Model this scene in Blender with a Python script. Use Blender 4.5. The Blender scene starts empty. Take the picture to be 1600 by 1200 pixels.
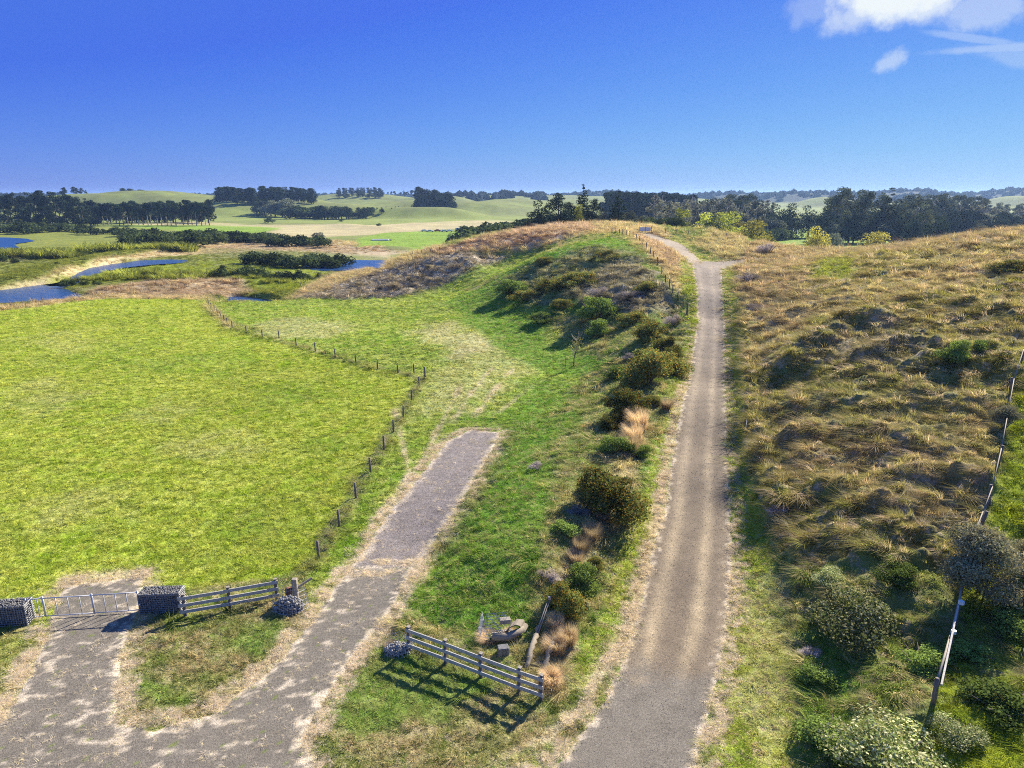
import bpy, math, random
import numpy as np
from mathutils import Vector, Matrix

random.seed(7)
RNG = np.random.default_rng(11)
R = math.radians
scene = bpy.context.scene
COL = scene.collection

# ------------------------------------------------------------------ camera
CAMZ, PITCH, F = 20.0, R(15.28), 1080.0          # F in pixels of a 1600 wide picture
cam_d = bpy.data.cameras.new("camera")
cam_d.sensor_width = 36.0
cam_d.lens = F / 1600.0 * 36.0
cam_d.clip_start = 0.5
cam_d.clip_end = 30000
cam = bpy.data.objects.new("camera", cam_d)
cam.location = (0, 0, CAMZ)
cam.rotation_euler = (R(90) - PITCH, 0, 0)
COL.objects.link(cam)
scene.camera = cam

# ------------------------------------------------------------------ light
SUN_EL, SUN_AZ = 32.0, 40.0                      # azimuth clockwise from +Y
sd_ = Vector((math.sin(R(SUN_AZ)) * math.cos(R(SUN_EL)), math.cos(R(SUN_AZ)) * math.cos(R(SUN_EL)), math.sin(R(SUN_EL))))
sun_d = bpy.data.lights.new("sun", "SUN")
sun_d.energy = 5.0
sun_d.angle = R(0.5)
sun_d.color = (1.0, 0.935, 0.81)
sun = bpy.data.objects.new("sun", sun_d)
sun.rotation_euler = sd_.to_track_quat("Z", "Y").to_euler()
sun.location = (0, 0, 200)
COL.objects.link(sun)

scene.view_settings.view_transform = "Standard"
scene.view_settings.look = "None"
scene.view_settings.gamma = 1
scene.view_settings.exposure = 1.17
scene.cycles.use_denoising = False
scene.cycles.filter_width = 1.05
scene.cycles.max_bounces = 5
scene.cycles.diffuse_bounces = 3
scene.cycles.transmission_bounces = 3
scene.cycles.volume_bounces = 0
scene.cycles.use_fast_gi = False

W = bpy.data.worlds.new("World")
scene.world = W
W.use_nodes = True
SKY_STRENGTH = 0.082


def pix_dir(px, py):
    v = (px - 800.0) / F
    w = -(py - 600.0) / F
    c, s = math.cos(PITCH), math.sin(PITCH)
    return Vector((v, c + w * s, -s + w * c)).normalized()


def build_world():
    nt = W.node_tree
    nt.nodes.clear()
    N, L = nt.nodes.new, nt.links.new
    out = N("ShaderNodeOutputWorld")
    bg = N("ShaderNodeBackground")
    bg.inputs["Strength"].default_value = SKY_STRENGTH
    sky = N("ShaderNodeTexSky")
    sky.sky_type = "NISHITA"
    sky.sun_disc = False
    sky.sun_elevation = R(SUN_EL)
    sky.sun_rotation = R(SUN_AZ)
    sky.altitude = 0
    sky.air_density = 1.0
    sky.dust_density = 0.15
    sky.ozone_density = 3.0
    hs = N("ShaderNodeHueSaturation")
    hs.inputs["Saturation"].default_value = SKY_SAT
    L(sky.outputs[0], hs.inputs["Color"])
    tint = N("ShaderNodeMix"); tint.data_type = "RGBA"; tint.blend_type = "MULTIPLY"
    tint.inputs[0].default_value = 1.0
    L(hs.outputs[0], tint.inputs[6])
    tint.inputs[7].default_value = SKY_TINT
    # soft shoulder per channel: c / (1 + c / k)
    dv = N("ShaderNodeVectorMath"); dv.operation = "DIVIDE"; L(tint.outputs[2], dv.inputs[0]); dv.inputs[1].default_value = SKY_K
    ad = N("ShaderNodeVectorMath"); ad.operation = "ADD"; L(dv.outputs[0], ad.inputs[0]); ad.inputs[1].default_value = (1, 1, 1)
    fin = N("ShaderNodeVectorMath"); fin.operation = "DIVIDE"; L(tint.outputs[2], fin.inputs[0]); L(ad.outputs[0], fin.inputs[1])
    geo = N("ShaderNodeTexCoord")
    nrm = N("ShaderNodeVectorMath"); nrm.operation = "NORMALIZE"
    L(geo.outputs["Generated"], nrm.inputs[0])
    noise = N("ShaderNodeTexNoise")
    noise.inputs["Scale"].default_value = 22
    noise.inputs["Detail"].default_value = 9
    noise.inputs["Roughness"].default_value = 0.6
    L(nrm.outputs[0], noise.inputs["Vector"])
    total = None
    # px, py, half width, half height (pixels), density
    for (px, py, hw, hh, dens, rot, nz) in CLOUDS:
        d = pix_dir(px, py)
        t = d.cross(Vector((0, 0, 1))).normalized()
        b = t.cross(d).normalized()
        if rot:
            q = Matrix.Rotation(R(rot), 3, d)
            t, b = q @ t, q @ b
        def dot(vec, scale):
            n = N("ShaderNodeVectorMath"); n.operation = "DOT_PRODUCT"
            L(nrm.outputs[0], n.inputs[0]); n.inputs[1].default_value = vec * scale
            return n.outputs["Value"]
        def m(op, a, b_=None, c_=None):
            n = N("ShaderNodeMath"); n.operation = op
            for i, x in enumerate((a, b_, c_)):
                if x is None: continue
                if isinstance(x, (int, float)): n.inputs[i].default_value = x
                else: L(x, n.inputs[i])
            return n.outputs[0]
        u = dot(t, F / hw); v = dot(b, F / hh); f = dot(d, 1)
        r2 = m("ADD", m("MULTIPLY", u, u), m("MULTIPLY", v, v))
        r = m("SQRT", r2)
        s = m("SUBTRACT", 1.0, r)
        s = m("ADD", s, m("MULTIPLY", m("SUBTRACT", noise.outputs["Fac"], 0.5), nz))
        s = m("MULTIPLY", s, 1.6)
        n = N("ShaderNodeClamp"); L(s, n.inputs[0]); s = n.outputs[0]
        s = m("MULTIPLY", m("MULTIPLY", s, s), m("SUBTRACT", 3.0, m("MULTIPLY", s, 2.0)))
        s = m("MULTIPLY", s, m("GREATER_THAN", f, 0.0))
        s = m("MULTIPLY", s, dens)
        total = s if total is None else m("MAXIMUM", total, s)
    mx = N("ShaderNodeMix"); mx.data_type = "RGBA"
    L(total, mx.inputs[0]); sep = N("ShaderNodeSeparateColor"); com = N("ShaderNodeCombineColor"); L(fin.outputs[0], sep.inputs[0])
    for i, (g_, p_) in enumerate(SKY_CURVE):
        q = N("ShaderNodeMath"); q.operation = "POWER"; L(sep.outputs[i], q.inputs[0]); q.inputs[1].default_value = p_
        w_ = N("ShaderNodeMath"); w_.operation = "MULTIPLY"; L(q.outputs[0], w_.inputs[0]); w_.inputs[1].default_value = g_
        fl = N("ShaderNodeMath"); fl.operation = "MAXIMUM"; L(w_.outputs[0], fl.inputs[0]); fl.inputs[1].default_value = (.36, .95, 0)[i]
        L(fl.outputs[0], com.inputs[i])
    L(com.outputs[0], mx.inputs[6])
    mx.inputs[7].default_value = CLOUD_COL
    L(mx.outputs[2], bg.inputs["Color"])
    L(bg.outputs[0], out.inputs[0])


SKY_SAT = 1.0
SKY_CURVE = ((1.185, 1.6), (.425, 2.2), (.84, 1.0))      # gain and power of red, green, blue
SKY_TINT = (0.20, 0.50, 3.2, 1)
SKY_K = (2.9, 4.2, 7.0)
CLOUD_COL = (4.7, 5.05, 5.2, 1)
CLOUDS = [  # px, py, half w, half h, density, tilt, raggedness
    (1400, -10, 92, 46, 1.0, -4, 1.5), (1340, 24, 52, 26, .55, -16, 1.8), (1450, -2, 40, 34, .75, 0, 1.4),
    (1395, 92, 24, 15, .40, -25, 2.6), (1548, 14, 60, 26, .38, 0, 2.2), (1252, 12, 14, 40, .2, 15, 2.0), (1290, 8, 60, 26, .22, 0, 2.0),
    (1585, 74, 120, 7, .30, 2, 1.2), (1520, 60, 70, 6, .24, 14, 1.2), (1600, 92, 90, 14, .2, 14, 1.6),
]
build_world()

# ------------------------------------------------------------------ numpy noise
def _hash(ix, iy, seed):
    h = (ix.astype(np.int64) * 374761393 + iy.astype(np.int64) * 668265263 + seed * 974634777) & 0xFFFFFFFF
    h = ((h ^ (h >> 13)) * 1274126177) & 0xFFFFFFFF
    return ((h ^ (h >> 16)) & 0xFFFF) / 65535.0


def pn(x, y, seed=0):
    """smooth gradient noise, about -1..1"""
    x = np.asarray(x, float); y = np.asarray(y, float)
    ix = np.floor(x); iy = np.floor(y)
    fx = x - ix; fy = y - iy
    sx = fx * fx * fx * (fx * (fx * 6 - 15) + 10); sy = fy * fy * fy * (fy * (fy * 6 - 15) + 10)
    def g(dx, dy):
        a = _hash(ix + dx, iy + dy, seed) * 6.2831853
        return np.cos(a) * (fx - dx) + np.sin(a) * (fy - dy)
    a = g(0, 0) * (1 - sx) + g(1, 0) * sx
    b = g(0, 1) * (1 - sx) + g(1, 1) * sx
    return (a * (1 - sy) + b * sy) * 1.5


def fbm(x, y, seed=0, octs=4, gain=0.5):
    t = 0; a = 1; n = 0
    for i in range(octs):
        t = t + a * pn(x * 2 ** i, y * 2 ** i, seed + i * 17); n += a; a *= gain
    return t / n


def sstep(a, b, x):
    t = np.clip((x - a) / (b - a), 0, 1)
    return t * t * (3 - 2 * t)


# ------------------------------------------------------------------ terrain control points
CP, SP = math.cos(PITCH), math.sin(PITCH)


def at_z(px, py, z):
    d = pix_dir(px, py)
    t = (z - CAMZ) / d.z
    return d.x * t, d.y * t


def at_y(px, y, z):
    return (px - 800.0) / F * (y * CP + (CAMZ - z) * SP), y


ctrl = []
for px, py, z in [
    # forecourt, paddock
    (-400, 1200, 0), (0, 1200, 0), (250, 1200, 0), (500, 1200, 0), (800, 1200, 0), (1000, 1200, 0), (1200, 1200, .2),
    (-400, 950, 0), (0, 950, 0), (250, 950, 0), (450, 950, 0), (0, 800, 0), (250, 800, 0), (450, 800, 0), (-300, 700, 0),
    (0, 650, 0), (250, 650, 0), (500, 650, 0), (600, 650, 0), (0, 550, -.2), (250, 550, -.1), (450, 550, 0), (600, 560, .1),
    (0, 492, -1.5), (100, 480, -1.5), (250, 475, -1.2), (400, 480, -.9), (-300, 500, -1.5),
    (500, 500, -.2), (600, 480, 0), (650, 500, .2), (640, 610, .1), (700, 600, .5), (760, 600, .4), (700, 540, .9), (780, 540, .6),
    (560, 800, .1), (640, 720, .2), (740, 680, .3), (800, 650, .4), (600, 900, 0), (680, 850, .1), (540, 1000, 0),
    (700, 1000, .2), (600, 1080, 0), (800, 1080, .1), (700, 1150, 0),
    # bank between the two drives
    (720, 850, .7), (760, 800, 1.1), (800, 740, 1.1), (850, 680, 1.0), (800, 850, 1.7), (850, 780, 1.9), (900, 700, 1.9), (930, 800, 1.8),
    (980, 700, 2.1), (1000, 800, 1.2), (860, 900, 1.2), (740, 930, .7), (800, 960, .6), (930, 930, .5), (900, 1000, .3), (870, 1080, .1),
    (920, 620, 1.0), (960, 600, 2.0), (1010, 600, 2.9), (990, 640, 2.6), (890, 575, .6), (830, 600, .4), (850, 560, .7), (930, 560, 1.6), (960, 530, 2.8), (1010, 530, 4.2), (1050, 545, 3.6),
    # main drive
    (1030, 1080, 0), (1060, 1000, 0), (1078, 900, .25), (1090, 800, .7), (1098, 700, 1.6), (1107, 600, 2.3), (1110, 560, 2.8), (1113, 500, 4.4),
    (1110, 450, 6.6), (1102, 415, 8.1), (1070, 392, 9.3), (1040, 375, 10.4), (1010, 362, 11.3),
    (1020, 900, .25), (1040, 700, 1.7), (1070, 560, 3.0), (1075, 500, 4.9), (1060, 450, 7.2), (1040, 415, 8.8), (1000, 385, 10.6),
    (1135, 410, 8.0), (1150, 900, .3), (1150, 1000, .2), (1150, 800, .8), (1145, 700, 1.7), (1148, 600, 2.4), (1145, 520, 4.0), (1138, 450, 6.8),
    # hillock between the fence and the pasture
    (1073, 500, 4.9), (1030, 430, 8.3), (1000, 395, 10.1), (960, 368, 11.6), (930, 378, 11.0), (880, 386, 10.0), (840, 400, 8.6), (800, 430, 5.2), (760, 450, 3.0),
    (900, 420, 7.4), (860, 440, 5.5), (850, 470, 3.9), (950, 430, 7.6), (980, 450, 6.5), (950, 480, 4.9), (1010, 480, 5.5), (900, 490, 3.4), (760, 480, 1.2), (800, 490, 1.4), (700, 500, .6),
    (850, 520, 1.3), (940, 520, 2.4), (1000, 510, 4.0), (700, 470, 1.2),
    # brown ridge
    (460, 467, -.6), (540, 467, -.1), (620, 465, .2), (700, 448, 1.6), (770, 420, 4.3), (820, 400, 6.8), (860, 385, 9.0),
    (500, 450, -.1), (560, 430, 2.0), (640, 407, 5.6), (700, 391, 7.8), (760, 374, 10.0), (820, 363, 11.3), (870, 354, 12.1), (930, 349, 12.5), (980, 355, 12.1), (1010, 357, 12.1),
    (600, 440, 2.3), (680, 425, 4.2), (740, 405, 6.5), (800, 382, 9.0), (880, 362, 11.8), (920, 360, 12.0),
    # right hill
    (1200, 1100, .3), (1250, 1150, .3), (1250, 1000, .5), (1230, 900, .9), (1250, 950, .7), (1350, 1050, 1.0), (1400, 1000, 1.2), (1400, 1150, 1.0), (1450, 1100, 1.6), (1600, 1200, 1.6), (1600, 1000, 2.0),
    (1400, 900, 2.4), (1350, 930, 1.9), (1500, 900, 2.6), (1600, 850, 3.4), (1700, 1000, 2.2), (1800, 800, 4.5), (1300, 820, 2.7), (1240, 830, 1.5), (1200, 780, 1.8), (1182, 700, 2.35), (1178, 620, 3.2), (1172, 560, 4.05), (1166, 500, 5.5), (1156, 455, 7.0),
    (1300, 720, 3.6), (1400, 760, 3.6), (1500, 780, 4.2), (1500, 700, 5.0), (1600, 700, 5.0), (1400, 640, 5.2), (1300, 620, 5.0), (1220, 560, 5.4), (1240, 640, 4.0),
    (1300, 520, 7.2), (1220, 480, 6.6), (1380, 540, 7.0), (1450, 560, 7.2), (1550, 600, 6.6), (1600, 560, 7.6), (1600, 500, 9.0), (1500, 500, 8.6), (1400, 480, 8.6),
    (1600, 450, 10.4), (1500, 440, 10.2), (1400, 430, 9.8), (1300, 450, 8.7), (1200, 430, 8.2), (1160, 425, 8.0), (1700, 450, 11), (1900, 500, 10), (2100, 650, 8),
    (1130, 386, 9.3), (1180, 394, 8.9), (1240, 399, 8.8), (1300, 398, 9.2), (1360, 395, 10.1), (1420, 387, 11.4), (1500, 372, 13.3), (1600, 361, 14.7), (1750, 356, 15.0),
    (1100, 385, 10.0), (1080, 372, 10.8), (1110, 358, 11.9), (1050, 358, 11.9), (1140, 368, 10.9),
]:
    x, y = at_z(px, py, z)
    ctrl.append((x, y, z))
for px, y, z in [
    # near, under and behind the camera's foot
    (0, 8, 0), (800, 8, 0), (1600, 8, .5), (-1500, 12, 0), (3000, 12, 2), (-900, 30, 0), (2400, 30, 4), (2500, 60, 8), (2300, 110, 11), (2300, 200, 2), (2300, 400, -3),
    (-700, 60, 0), (-700, 120, -.8), (-700, 200, -2.6), (-700, 400, -3),
    # beyond the brown ridge crest
    (470, 190, -2.6), (560, 215, -2.6), (640, 225, -2.4), (700, 235, -1.0), (760, 255, 0), (800, 262, 1.5), (850, 268, 4), (900, 262, 7.0), (960, 258, 8.0), (1020, 250, 8.0), (1080, 240, 7.5),
    (640, 280, -3), (740, 310, -3), (820, 330, -2), (900, 340, -1), (980, 340, 0), (1060, 320, 0), (1120, 290, 0), (700, 400, -3), (900, 420, -3), (1100, 400, -3),
    (1130, 210, 7.0), (1180, 190, 2.5), (1240, 185, 2.0), (1300, 185, 2.0), (1360, 185, 2.5), (1420, 185, 3.5), (1500, 185, 5.5), (1600, 190, 7.5), (1750, 200, 8),
    (1180, 240, -2), (1260, 235, -2.5), (1340, 235, -2.5), (1420, 240, -2), (1500, 250, 0), (1600, 260, 1), (1750, 290, 0),
    (1200, 320, -3), (1300, 320, -3), (1400, 320, -3), (1500, 330, -3), (1650, 350, -3), (1300, 450, -3), (1500, 500, -3),
    # marsh
    (0, 165, -2.6), (100, 170, -2.6), (200, 175, -2.6), (300, 172, -2.6), (400, 170, -2.6), (0, 200, -2.6), (200, 220, -2.6), (400, 220, -2.6), (0, 260, -2.6), (200, 280, -2.7), (400, 300, -2.7), (550, 300, -2.8),
    (100, 350, -3), (400, 380, -3), (600, 450, -3), (0, 600, -3), (300, 700, -3), (600, 700, -3), (900, 700, -3), (1200, 700, -3), (1500, 800, -3),
    (0, 1200, -3), (400, 1200, -3), (800, 1200, -3), (1200, 1200, -3), (1600, 1200, -3), (-600, 1500, -3), (2300, 1500, -3),
    (0, 2500, -3), (800, 2500, -3), (1600, 2500, -3), (0, 6000, -3), (800, 6000, -3), (1600, 6000, -3), (-800, 5000, -3), (2400, 5000, -3),
]:
    x, yy = at_y(px, y, z)
    ctrl.append((x, yy, z))
ctrl = np.array(ctrl)


def uv(x, y):
    return np.arctan2(x, y), 0.5 * np.log(x * x + y * y + 1e-9)


cu, cv = uv(ctrl[:, 0], ctrl[:, 1])
n = len(cu)


def tps(r2):
    return 0.5 * r2 * np.log(r2 + 1e-12)


A = np.zeros((n + 3, n + 3))
A[:n, :n] = tps((cu[:, None] - cu) ** 2 + (cv[:, None] - cv) ** 2) + np.eye(n) * 0.0006
A[:n, n] = 1; A[:n, n + 1] = cu; A[:n, n + 2] = cv
A[n:, :n] = A[:n, n:].T
wts = np.linalg.solve(A, np.concatenate([ctrl[:, 2], np.zeros(3)]))

# grid of the terrain sheet (theta, ln d), finer in view
UE = np.concatenate([np.linspace(-1.25, -0.72, 40, endpoint=False), np.linspace(-0.72, 0.72, 400, endpoint=False), np.linspace(0.72, 1.25, 41)])
VE = np.concatenate([np.linspace(math.log(7), math.log(18), 60, endpoint=False), np.linspace(math.log(18), math.log(100), 400, endpoint=False),
                     np.linspace(math.log(100), math.log(420), 270, endpoint=False), np.linspace(math.log(420), math.log(7000), 240)])
UG, VG = np.meshgrid(UE, VE)
NV, NU = UG.shape
DG = np.exp(VG)
XG, YG = np.sin(UG) * DG, np.cos(UG) * DG


def base_height(u, v):
    out = np.empty(u.shape).ravel()
    uu, vv = u.ravel(), v.ravel()
    for i in range(0, len(uu), 20000):
        a, b = uu[i:i + 20000, None], vv[i:i + 20000, None]
        k = tps((a - cu) ** 2 + (b - cv) ** 2)
        out[i:i + 20000] = k @ wts[:n] + wts[n] + a[:, 0] * wts[n + 1] + b[:, 0] * wts[n + 2]
    return out.reshape(u.shape)


# coarse evaluation then bilinear
us = np.linspace(-1.26, 1.26, 260); vs = np.linspace(math.log(6.5), math.log(7200), 300)
cu_, cv_ = np.meshgrid(us, vs)
HB = base_height(cu_, cv_)


def bil(grid, ue, ve, u, v):
    iu = np.interp(u, ue, np.arange(len(ue))); iv = np.interp(v, ve, np.arange(len(ve)))
    i0 = np.clip(iu.astype(int), 0, len(ue) - 2); j0 = np.clip(iv.astype(int), 0, len(ve) - 2)
    a = iu - i0; b = iv - j0
    if grid.ndim == 3: a = a[..., None]; b = b[..., None]
    return (grid[j0, i0] * (1 - a) * (1 - b) + grid[j0, i0 + 1] * a * (1 - b) + grid[j0 + 1, i0] * (1 - a) * b + grid[j0 + 1, i0 + 1] * a * b)


ZG = bil(HB, us, vs, UG, VG)
ZG = np.where(DG > 600, np.maximum(ZG, -3.2) * 0 - 3.0 + 0 * ZG, np.where(DG > 420, ZG + (-3.0 - ZG) * ((DG - 420) / 180), ZG))
ZG = np.maximum(ZG, -3.4)

# far hills: pixel column, distance, height, radius across, radius along
for px, d, h, sx, sy in [
    (235, 980, 26, 150, 90), (170, 1000, 22, 120, 90), (120, 1100, 20, 90, 100), (330, 1000, 20, 70, 90), (368, 850, 13, 55, 60), (470, 900, 16, 60, 70), (420, 860, 8, 60, 60),
    (560, 1350, 24, 150, 150), (640, 930, 13, 80, 60), (600, 760, 8, 60, 28), (680, 750, 8, 50, 26), (730, 900, 13, 75, 55), (800, 980, 15, 80, 70), (520, 850, 11, 70, 50),
    (760, 1500, 19, 150, 120), (860, 1600, 19, 180, 120), (690, 1250, 19, 80, 70), (900, 1100, 13, 120, 80), (1000, 1700, 20, 200, 160),
    (800, 2600, 18, 600, 200), (400, 2600, 18, 700, 200), (0, 2300, 17, 600, 200), (-300, 1500, 16, 300, 200),
    (1260, 2000, 25, 150, 160), (1420, 2100, 30, 150, 160), (1330, 2200, 22, 200, 160), (1600, 2100, 34, 150, 160), (1720, 2200, 40, 200, 160), (1150, 2300, 24, 200, 150), (1500, 2300, 22, 260, 150), (1290, 1400, 16, 60, 80), (1590, 1300, 19, 70, 80),
    (950, 2400, 28, 170, 150), (1560, 1500, 8, 300, 100),
]:
    x, y = at_y(px, d, 0)
    k = np.exp(-(((XG - x) / sx) ** 2 + ((YG - y) / sy) ** 2) ** 1.2)
    ZG = np.maximum(ZG, ZG * (1 - k) + k * h)
far = sstep(500, 700, DG)
ZG = ZG + far * (fbm(XG / 130, YG / 130, 5, 3) * 2.2 + fbm(XG / 40, YG / 40, 9, 3) * 0.6) * sstep(-2.9, 2, ZG)


def raycast(px, py, Z=None):
    """first hit of the pixel's ray with the terrain sheet"""
    Z = ZG if Z is None else Z
    d = pix_dir(px, py)
    hn = math.hypot(d.x, d.y)
    ln = np.linspace(math.log(8), math.log(6500), 5000)
    hd = np.exp(ln)
    u = math.atan2(d.x, d.y)
    zr = CAMZ + d.z / hn * hd
    zt = bil(Z, UE, VE, np.full_like(ln, u), ln)
    idx = np.argmax(zr < zt)
    if not (zr < zt).any(): idx = len(ln) - 1
    r = hd[idx]
    return math.sin(u) * r, math.cos(u) * r


def poly_uv(pts):
    p = np.array([raycast(a, b) for a, b in pts])
    return np.stack(uv(p[:, 0], p[:, 1]), 1)


def signed_dist(P, u, v, closed=True):
    """distance in (theta, ln d) to a polygon, positive inside"""
    best = np.full(u.shape, 1e9); inside = np.zeros(u.shape, bool)
    m = len(P)
    for i in range(m if closed else m - 1):
        a, b = P[i], P[(i + 1) % m]
        e = b - a
        t = np.clip(((u - a[0]) * e[0] + (v - a[1]) * e[1]) / (e @ e + 1e-12), 0, 1)
        best = np.minimum(best, (u - a[0] - t * e[0]) ** 2 + (v - a[1] - t * e[1]) ** 2)
        if closed:
            c = (a[1] > v) != (b[1] > v)
            with np.errstate(divide="ignore", invalid="ignore"):
                xi = a[0] + (v - a[1]) / (b[1] - a[1]) * e[0]
            inside ^= c & (u < xi)
    best = np.sqrt(best)
    return np.where(inside, best, -best) if closed else best


def zone_mask(pts, soft=0.01, wob=0.012, wfreq=14):
    P = poly_uv(pts)
    lo, hi = P.min(0) - soft * 2 - wob * 2, P.max(0) + soft * 2 + wob * 2
    j0, j1 = np.searchsorted(VE, lo[1]), np.searchsorted(VE, hi[1])
    i0, i1 = np.searchsorted(UE, lo[0]), np.searchsorted(UE, hi[0])
    M = np.zeros_like(ZG)
    if j1 <= j0 or i1 <= i0: return M
    u = UG[j0:j1, i0:i1]; v = VG[j0:j1, i0:i1]
    nz = fbm(u * wfreq + 3, v * wfreq, 31, 5, 0.65)
    s = signed_dist(P, u, v) + nz * wob
    M[j0:j1, i0:i1] = sstep(-soft, soft, s)
    return M


# ------------------------------------------------------------------ shaped features: banks, levees, scarps
def ridge(pts, amp, sig, power=2):
    global ZG
    p = np.array([raycast(a, b) for a, b in pts])
    lo, hi = p.min(0) - sig * 4, p.max(0) + sig * 4
    m = (XG > lo[0]) & (XG < hi[0]) & (YG > lo[1]) & (YG < hi[1])
    x, y = XG[m], YG[m]
    best = np.full(x.shape, 1e9)
    for a, b in zip(p[:-1], p[1:]):
        e = b - a
        t = np.clip(((x - a[0]) * e[0] + (y - a[1]) * e[1]) / (e @ e + 1e-9), 0, 1)
        best = np.minimum(best, (x - a[0] - t * e[0]) ** 2 + (y - a[1] - t * e[1]) ** 2)
    wobble = 1 + 0.35 * pn(x / (sig * 2.2), y / (sig * 2.2), 77)
    ZG[m] += amp * np.exp(-(np.sqrt(best) / sig) ** power) * wobble


POLY_WATER = {
    "lake": [(-200, 486), (0, 475), (60, 471), (120, 465), (142, 458), (112, 452), (92, 447), (88, 437), (60, 437), (0, 449), (-200, 470)],
    "creek": [(84, 440), (96, 430), (112, 420), (134, 412), (170, 407), (215, 404), (262, 404), (290, 405), (285, 411), (235, 415), (205, 418), (180, 421), (146, 427), (128, 434), (118, 442), (100, 448)],
    "pond": [(480, 409), (530, 409), (600, 410), (600, 418), (545, 424), (505, 423)],
    "puddle": [(352, 460), (375, 458), (430, 458), (434, 467), (420, 470), (370, 469), (350, 470)],
    "mere": [(-60, 372), (0, 372), (30, 374), (42, 378), (10, 383), (24, 387), (-60, 392)],
    "inlet": [(462, 440), (478, 436), (482, 444), (468, 446)],
}
ridge([(20, 443), (60, 436), (110, 418), (180, 402), (260, 392), (330, 380), (420, 372), (520, 382), (600, 390), (660, 392)], 1.7, 9)
ridge([(430, 352), (520, 352), (600, 358)], 1.6, 14)
ridge([(175, 459), (260, 453), (350, 447), (400, 444)], 1.5, 5)
ridge([(640, 352), (720, 348), (760, 346)], 1.5, 16)
ridge([(1166, 470), (1164, 520), (1166, 580), (1172, 650), (1190, 720), (1212, 790)], .55, 0.75)
ridge([(1222, 578), (1258, 552), (1288, 530), (1320, 514), (1375, 506)], 1.25, 1.5)
ridge([(1240, 600), (1275, 580), (1310, 565)], -.6, 1.5)
for pts_, a_, s_ in (([(1335, 566), (1400, 548), (1475, 556)], .75, 1.0), ([(1235, 690), (1330, 668), (1425, 692)], .65, .9), ([(1380, 765), (1460, 742), (1530, 762)], .65, .9),
                     ([(1185, 520), (1260, 482), (1345, 470)], .6, 1.3), ([(1420, 470), (1520, 482), (1600, 500)], .7, 1.4), ([(1215, 640), (1290, 630), (1360, 640)], .5, .9),
                     ([(1440, 620), (1510, 640), (1560, 630)], .6, 1.0), ([(1230, 780), (1310, 770), (1370, 790)], .55, .8), ([(1350, 435), (1450, 420), (1560, 425)], .6, 1.6)):
    ridge(pts_, a_, s_)
ridge([(1460, 560), (1530, 560), (1580, 580)], 0.8, 2.5)
ridge([(880, 440), (930, 420), (990, 410)], -.9, 2.0)
ridge([(1055, 470), (1042, 500), (1040, 520)], -1.4, 1.6)
ridge([(940, 470), (985, 455), (1020, 450)], 0.8, 2)
ridge([(785, 690), (755, 760), (715, 830), (665, 905)], -0.25, 0.8)
ridge([(700, 800), (790, 690)], -0.0, 1.0)
ridge([(1035, 372), (1062, 388), (1092, 404)], -0.5, 1.0)

# ------------------------------------------------------------------ ground cover
# class: colour a, colour b, spots colour, hummock height, lawn blades, tall tussocks, tuft tone
CL = {
    "lawn":    ((.262, .365, .028), (.415, .440, .080), (.170, .220, .028), .03, 1.0, .0),
    "pasture": ((.210, .350, .024), (.400, .430, .100), (.110, .160, .028), .06, 1.0, .02),
    "lush":    ((.095, .250, .022), (.190, .310, .035), (.330, .320, .110), .06, 1.0, .03),
    "bank":    ((.120, .235, .025), (.320, .320, .110), (.450, .370, .190), .16, .8, .30),
    "verge":   ((.210, .310, .026), (.340, .370, .060), (.400, .310, .170), .05, 1.0, .0),
    "island":  ((.165, .235, .030), (.390, .320, .160), (.110, .150, .026), .08, 1.0, .03),
    "straw":   ((.600, .490, .340), (.520, .420, .270), (.300, .280, .130), .03, .25, .0),
    "rank":    ((.350, .275, .115), (.270, .270, .066), (.600, .470, .300), .62, .0, .9),
    "rankgreen": ((.160, .240, .040), (.290, .310, .085), (.400, .340, .180), .30, .0, .8),
    "yellowgreen": ((.340, .370, .028), (.240, .310, .028), (.120, .150, .020), .15, .6, .35),
    "pink":    ((.470, .330, .230), (.540, .420, .280), (.330, .210, .150), .20, .0, .9),
    "tan":     ((.560, .440, .270), (.480, .420, .200), (.420, .310, .180), .14, .0, .8),
    "dead":    ((.360, .300, .220), (.200, .170, .110), (.560, .480, .360), .55, .0, .5),
    "scrub":   ((.200, .260, .070), (.360, .310, .180), (.130, .160, .050), .50, .0, .8),
    "marsh":   ((.300, .300, .045), (.180, .210, .040), (.110, .140, .035), .12, .0, .9),
    "field":   ((.200, .330, .030), (.250, .340, .050), (.150, .250, .030), .02, .3, .0),
    "paleland": ((.205, .270, .050), (.270, .290, .080), (.150, .210, .035), .02, .0, .0),
    "hill":    ((.185, .205, .062), (.165, .205, .045), (.290, .250, .120), .0, .0, .0),
    "wood":    ((.020, .032, .016), (.035, .045, .022), (.015, .022, .012), .0, .0, .0),
}
FA = np.zeros((NV, NU, 3)); FB = np.zeros((NV, NU, 3)); FS = np.zeros((NV, NU, 3))
FR = np.zeros((NV, NU)); FL = np.zeros((NV, NU)); FT = np.zeros((NV, NU))


def paint(name, M, k=1.0):
    a, b, s, r, l, t = CL[name]
    M = M * k
    for F_, c in ((FA, a), (FB, b), (FS, s)):
        F_ += (np.array(c) - F_) * M[..., None]
    for F_, c in ((FR, r), (FL, l), (FT, t)):
        F_ += (c - F_) * M


paint("hill", np.ones_like(ZG))
paint("paleland", (sstep(-1.8, -2.6, ZG)) * sstep(260, 330, DG) * (0.35 + 0.65 * sstep(-.1, .25, fbm(XG / 160, YG / 60, 3, 2))))
near = 1 - sstep(180, 240, DG)
paint("bank", near)
Z = lambda name, pts, soft=.010, wob=.012, k=1.0: paint(name, zone_mask(pts, soft, wob), k)

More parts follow.
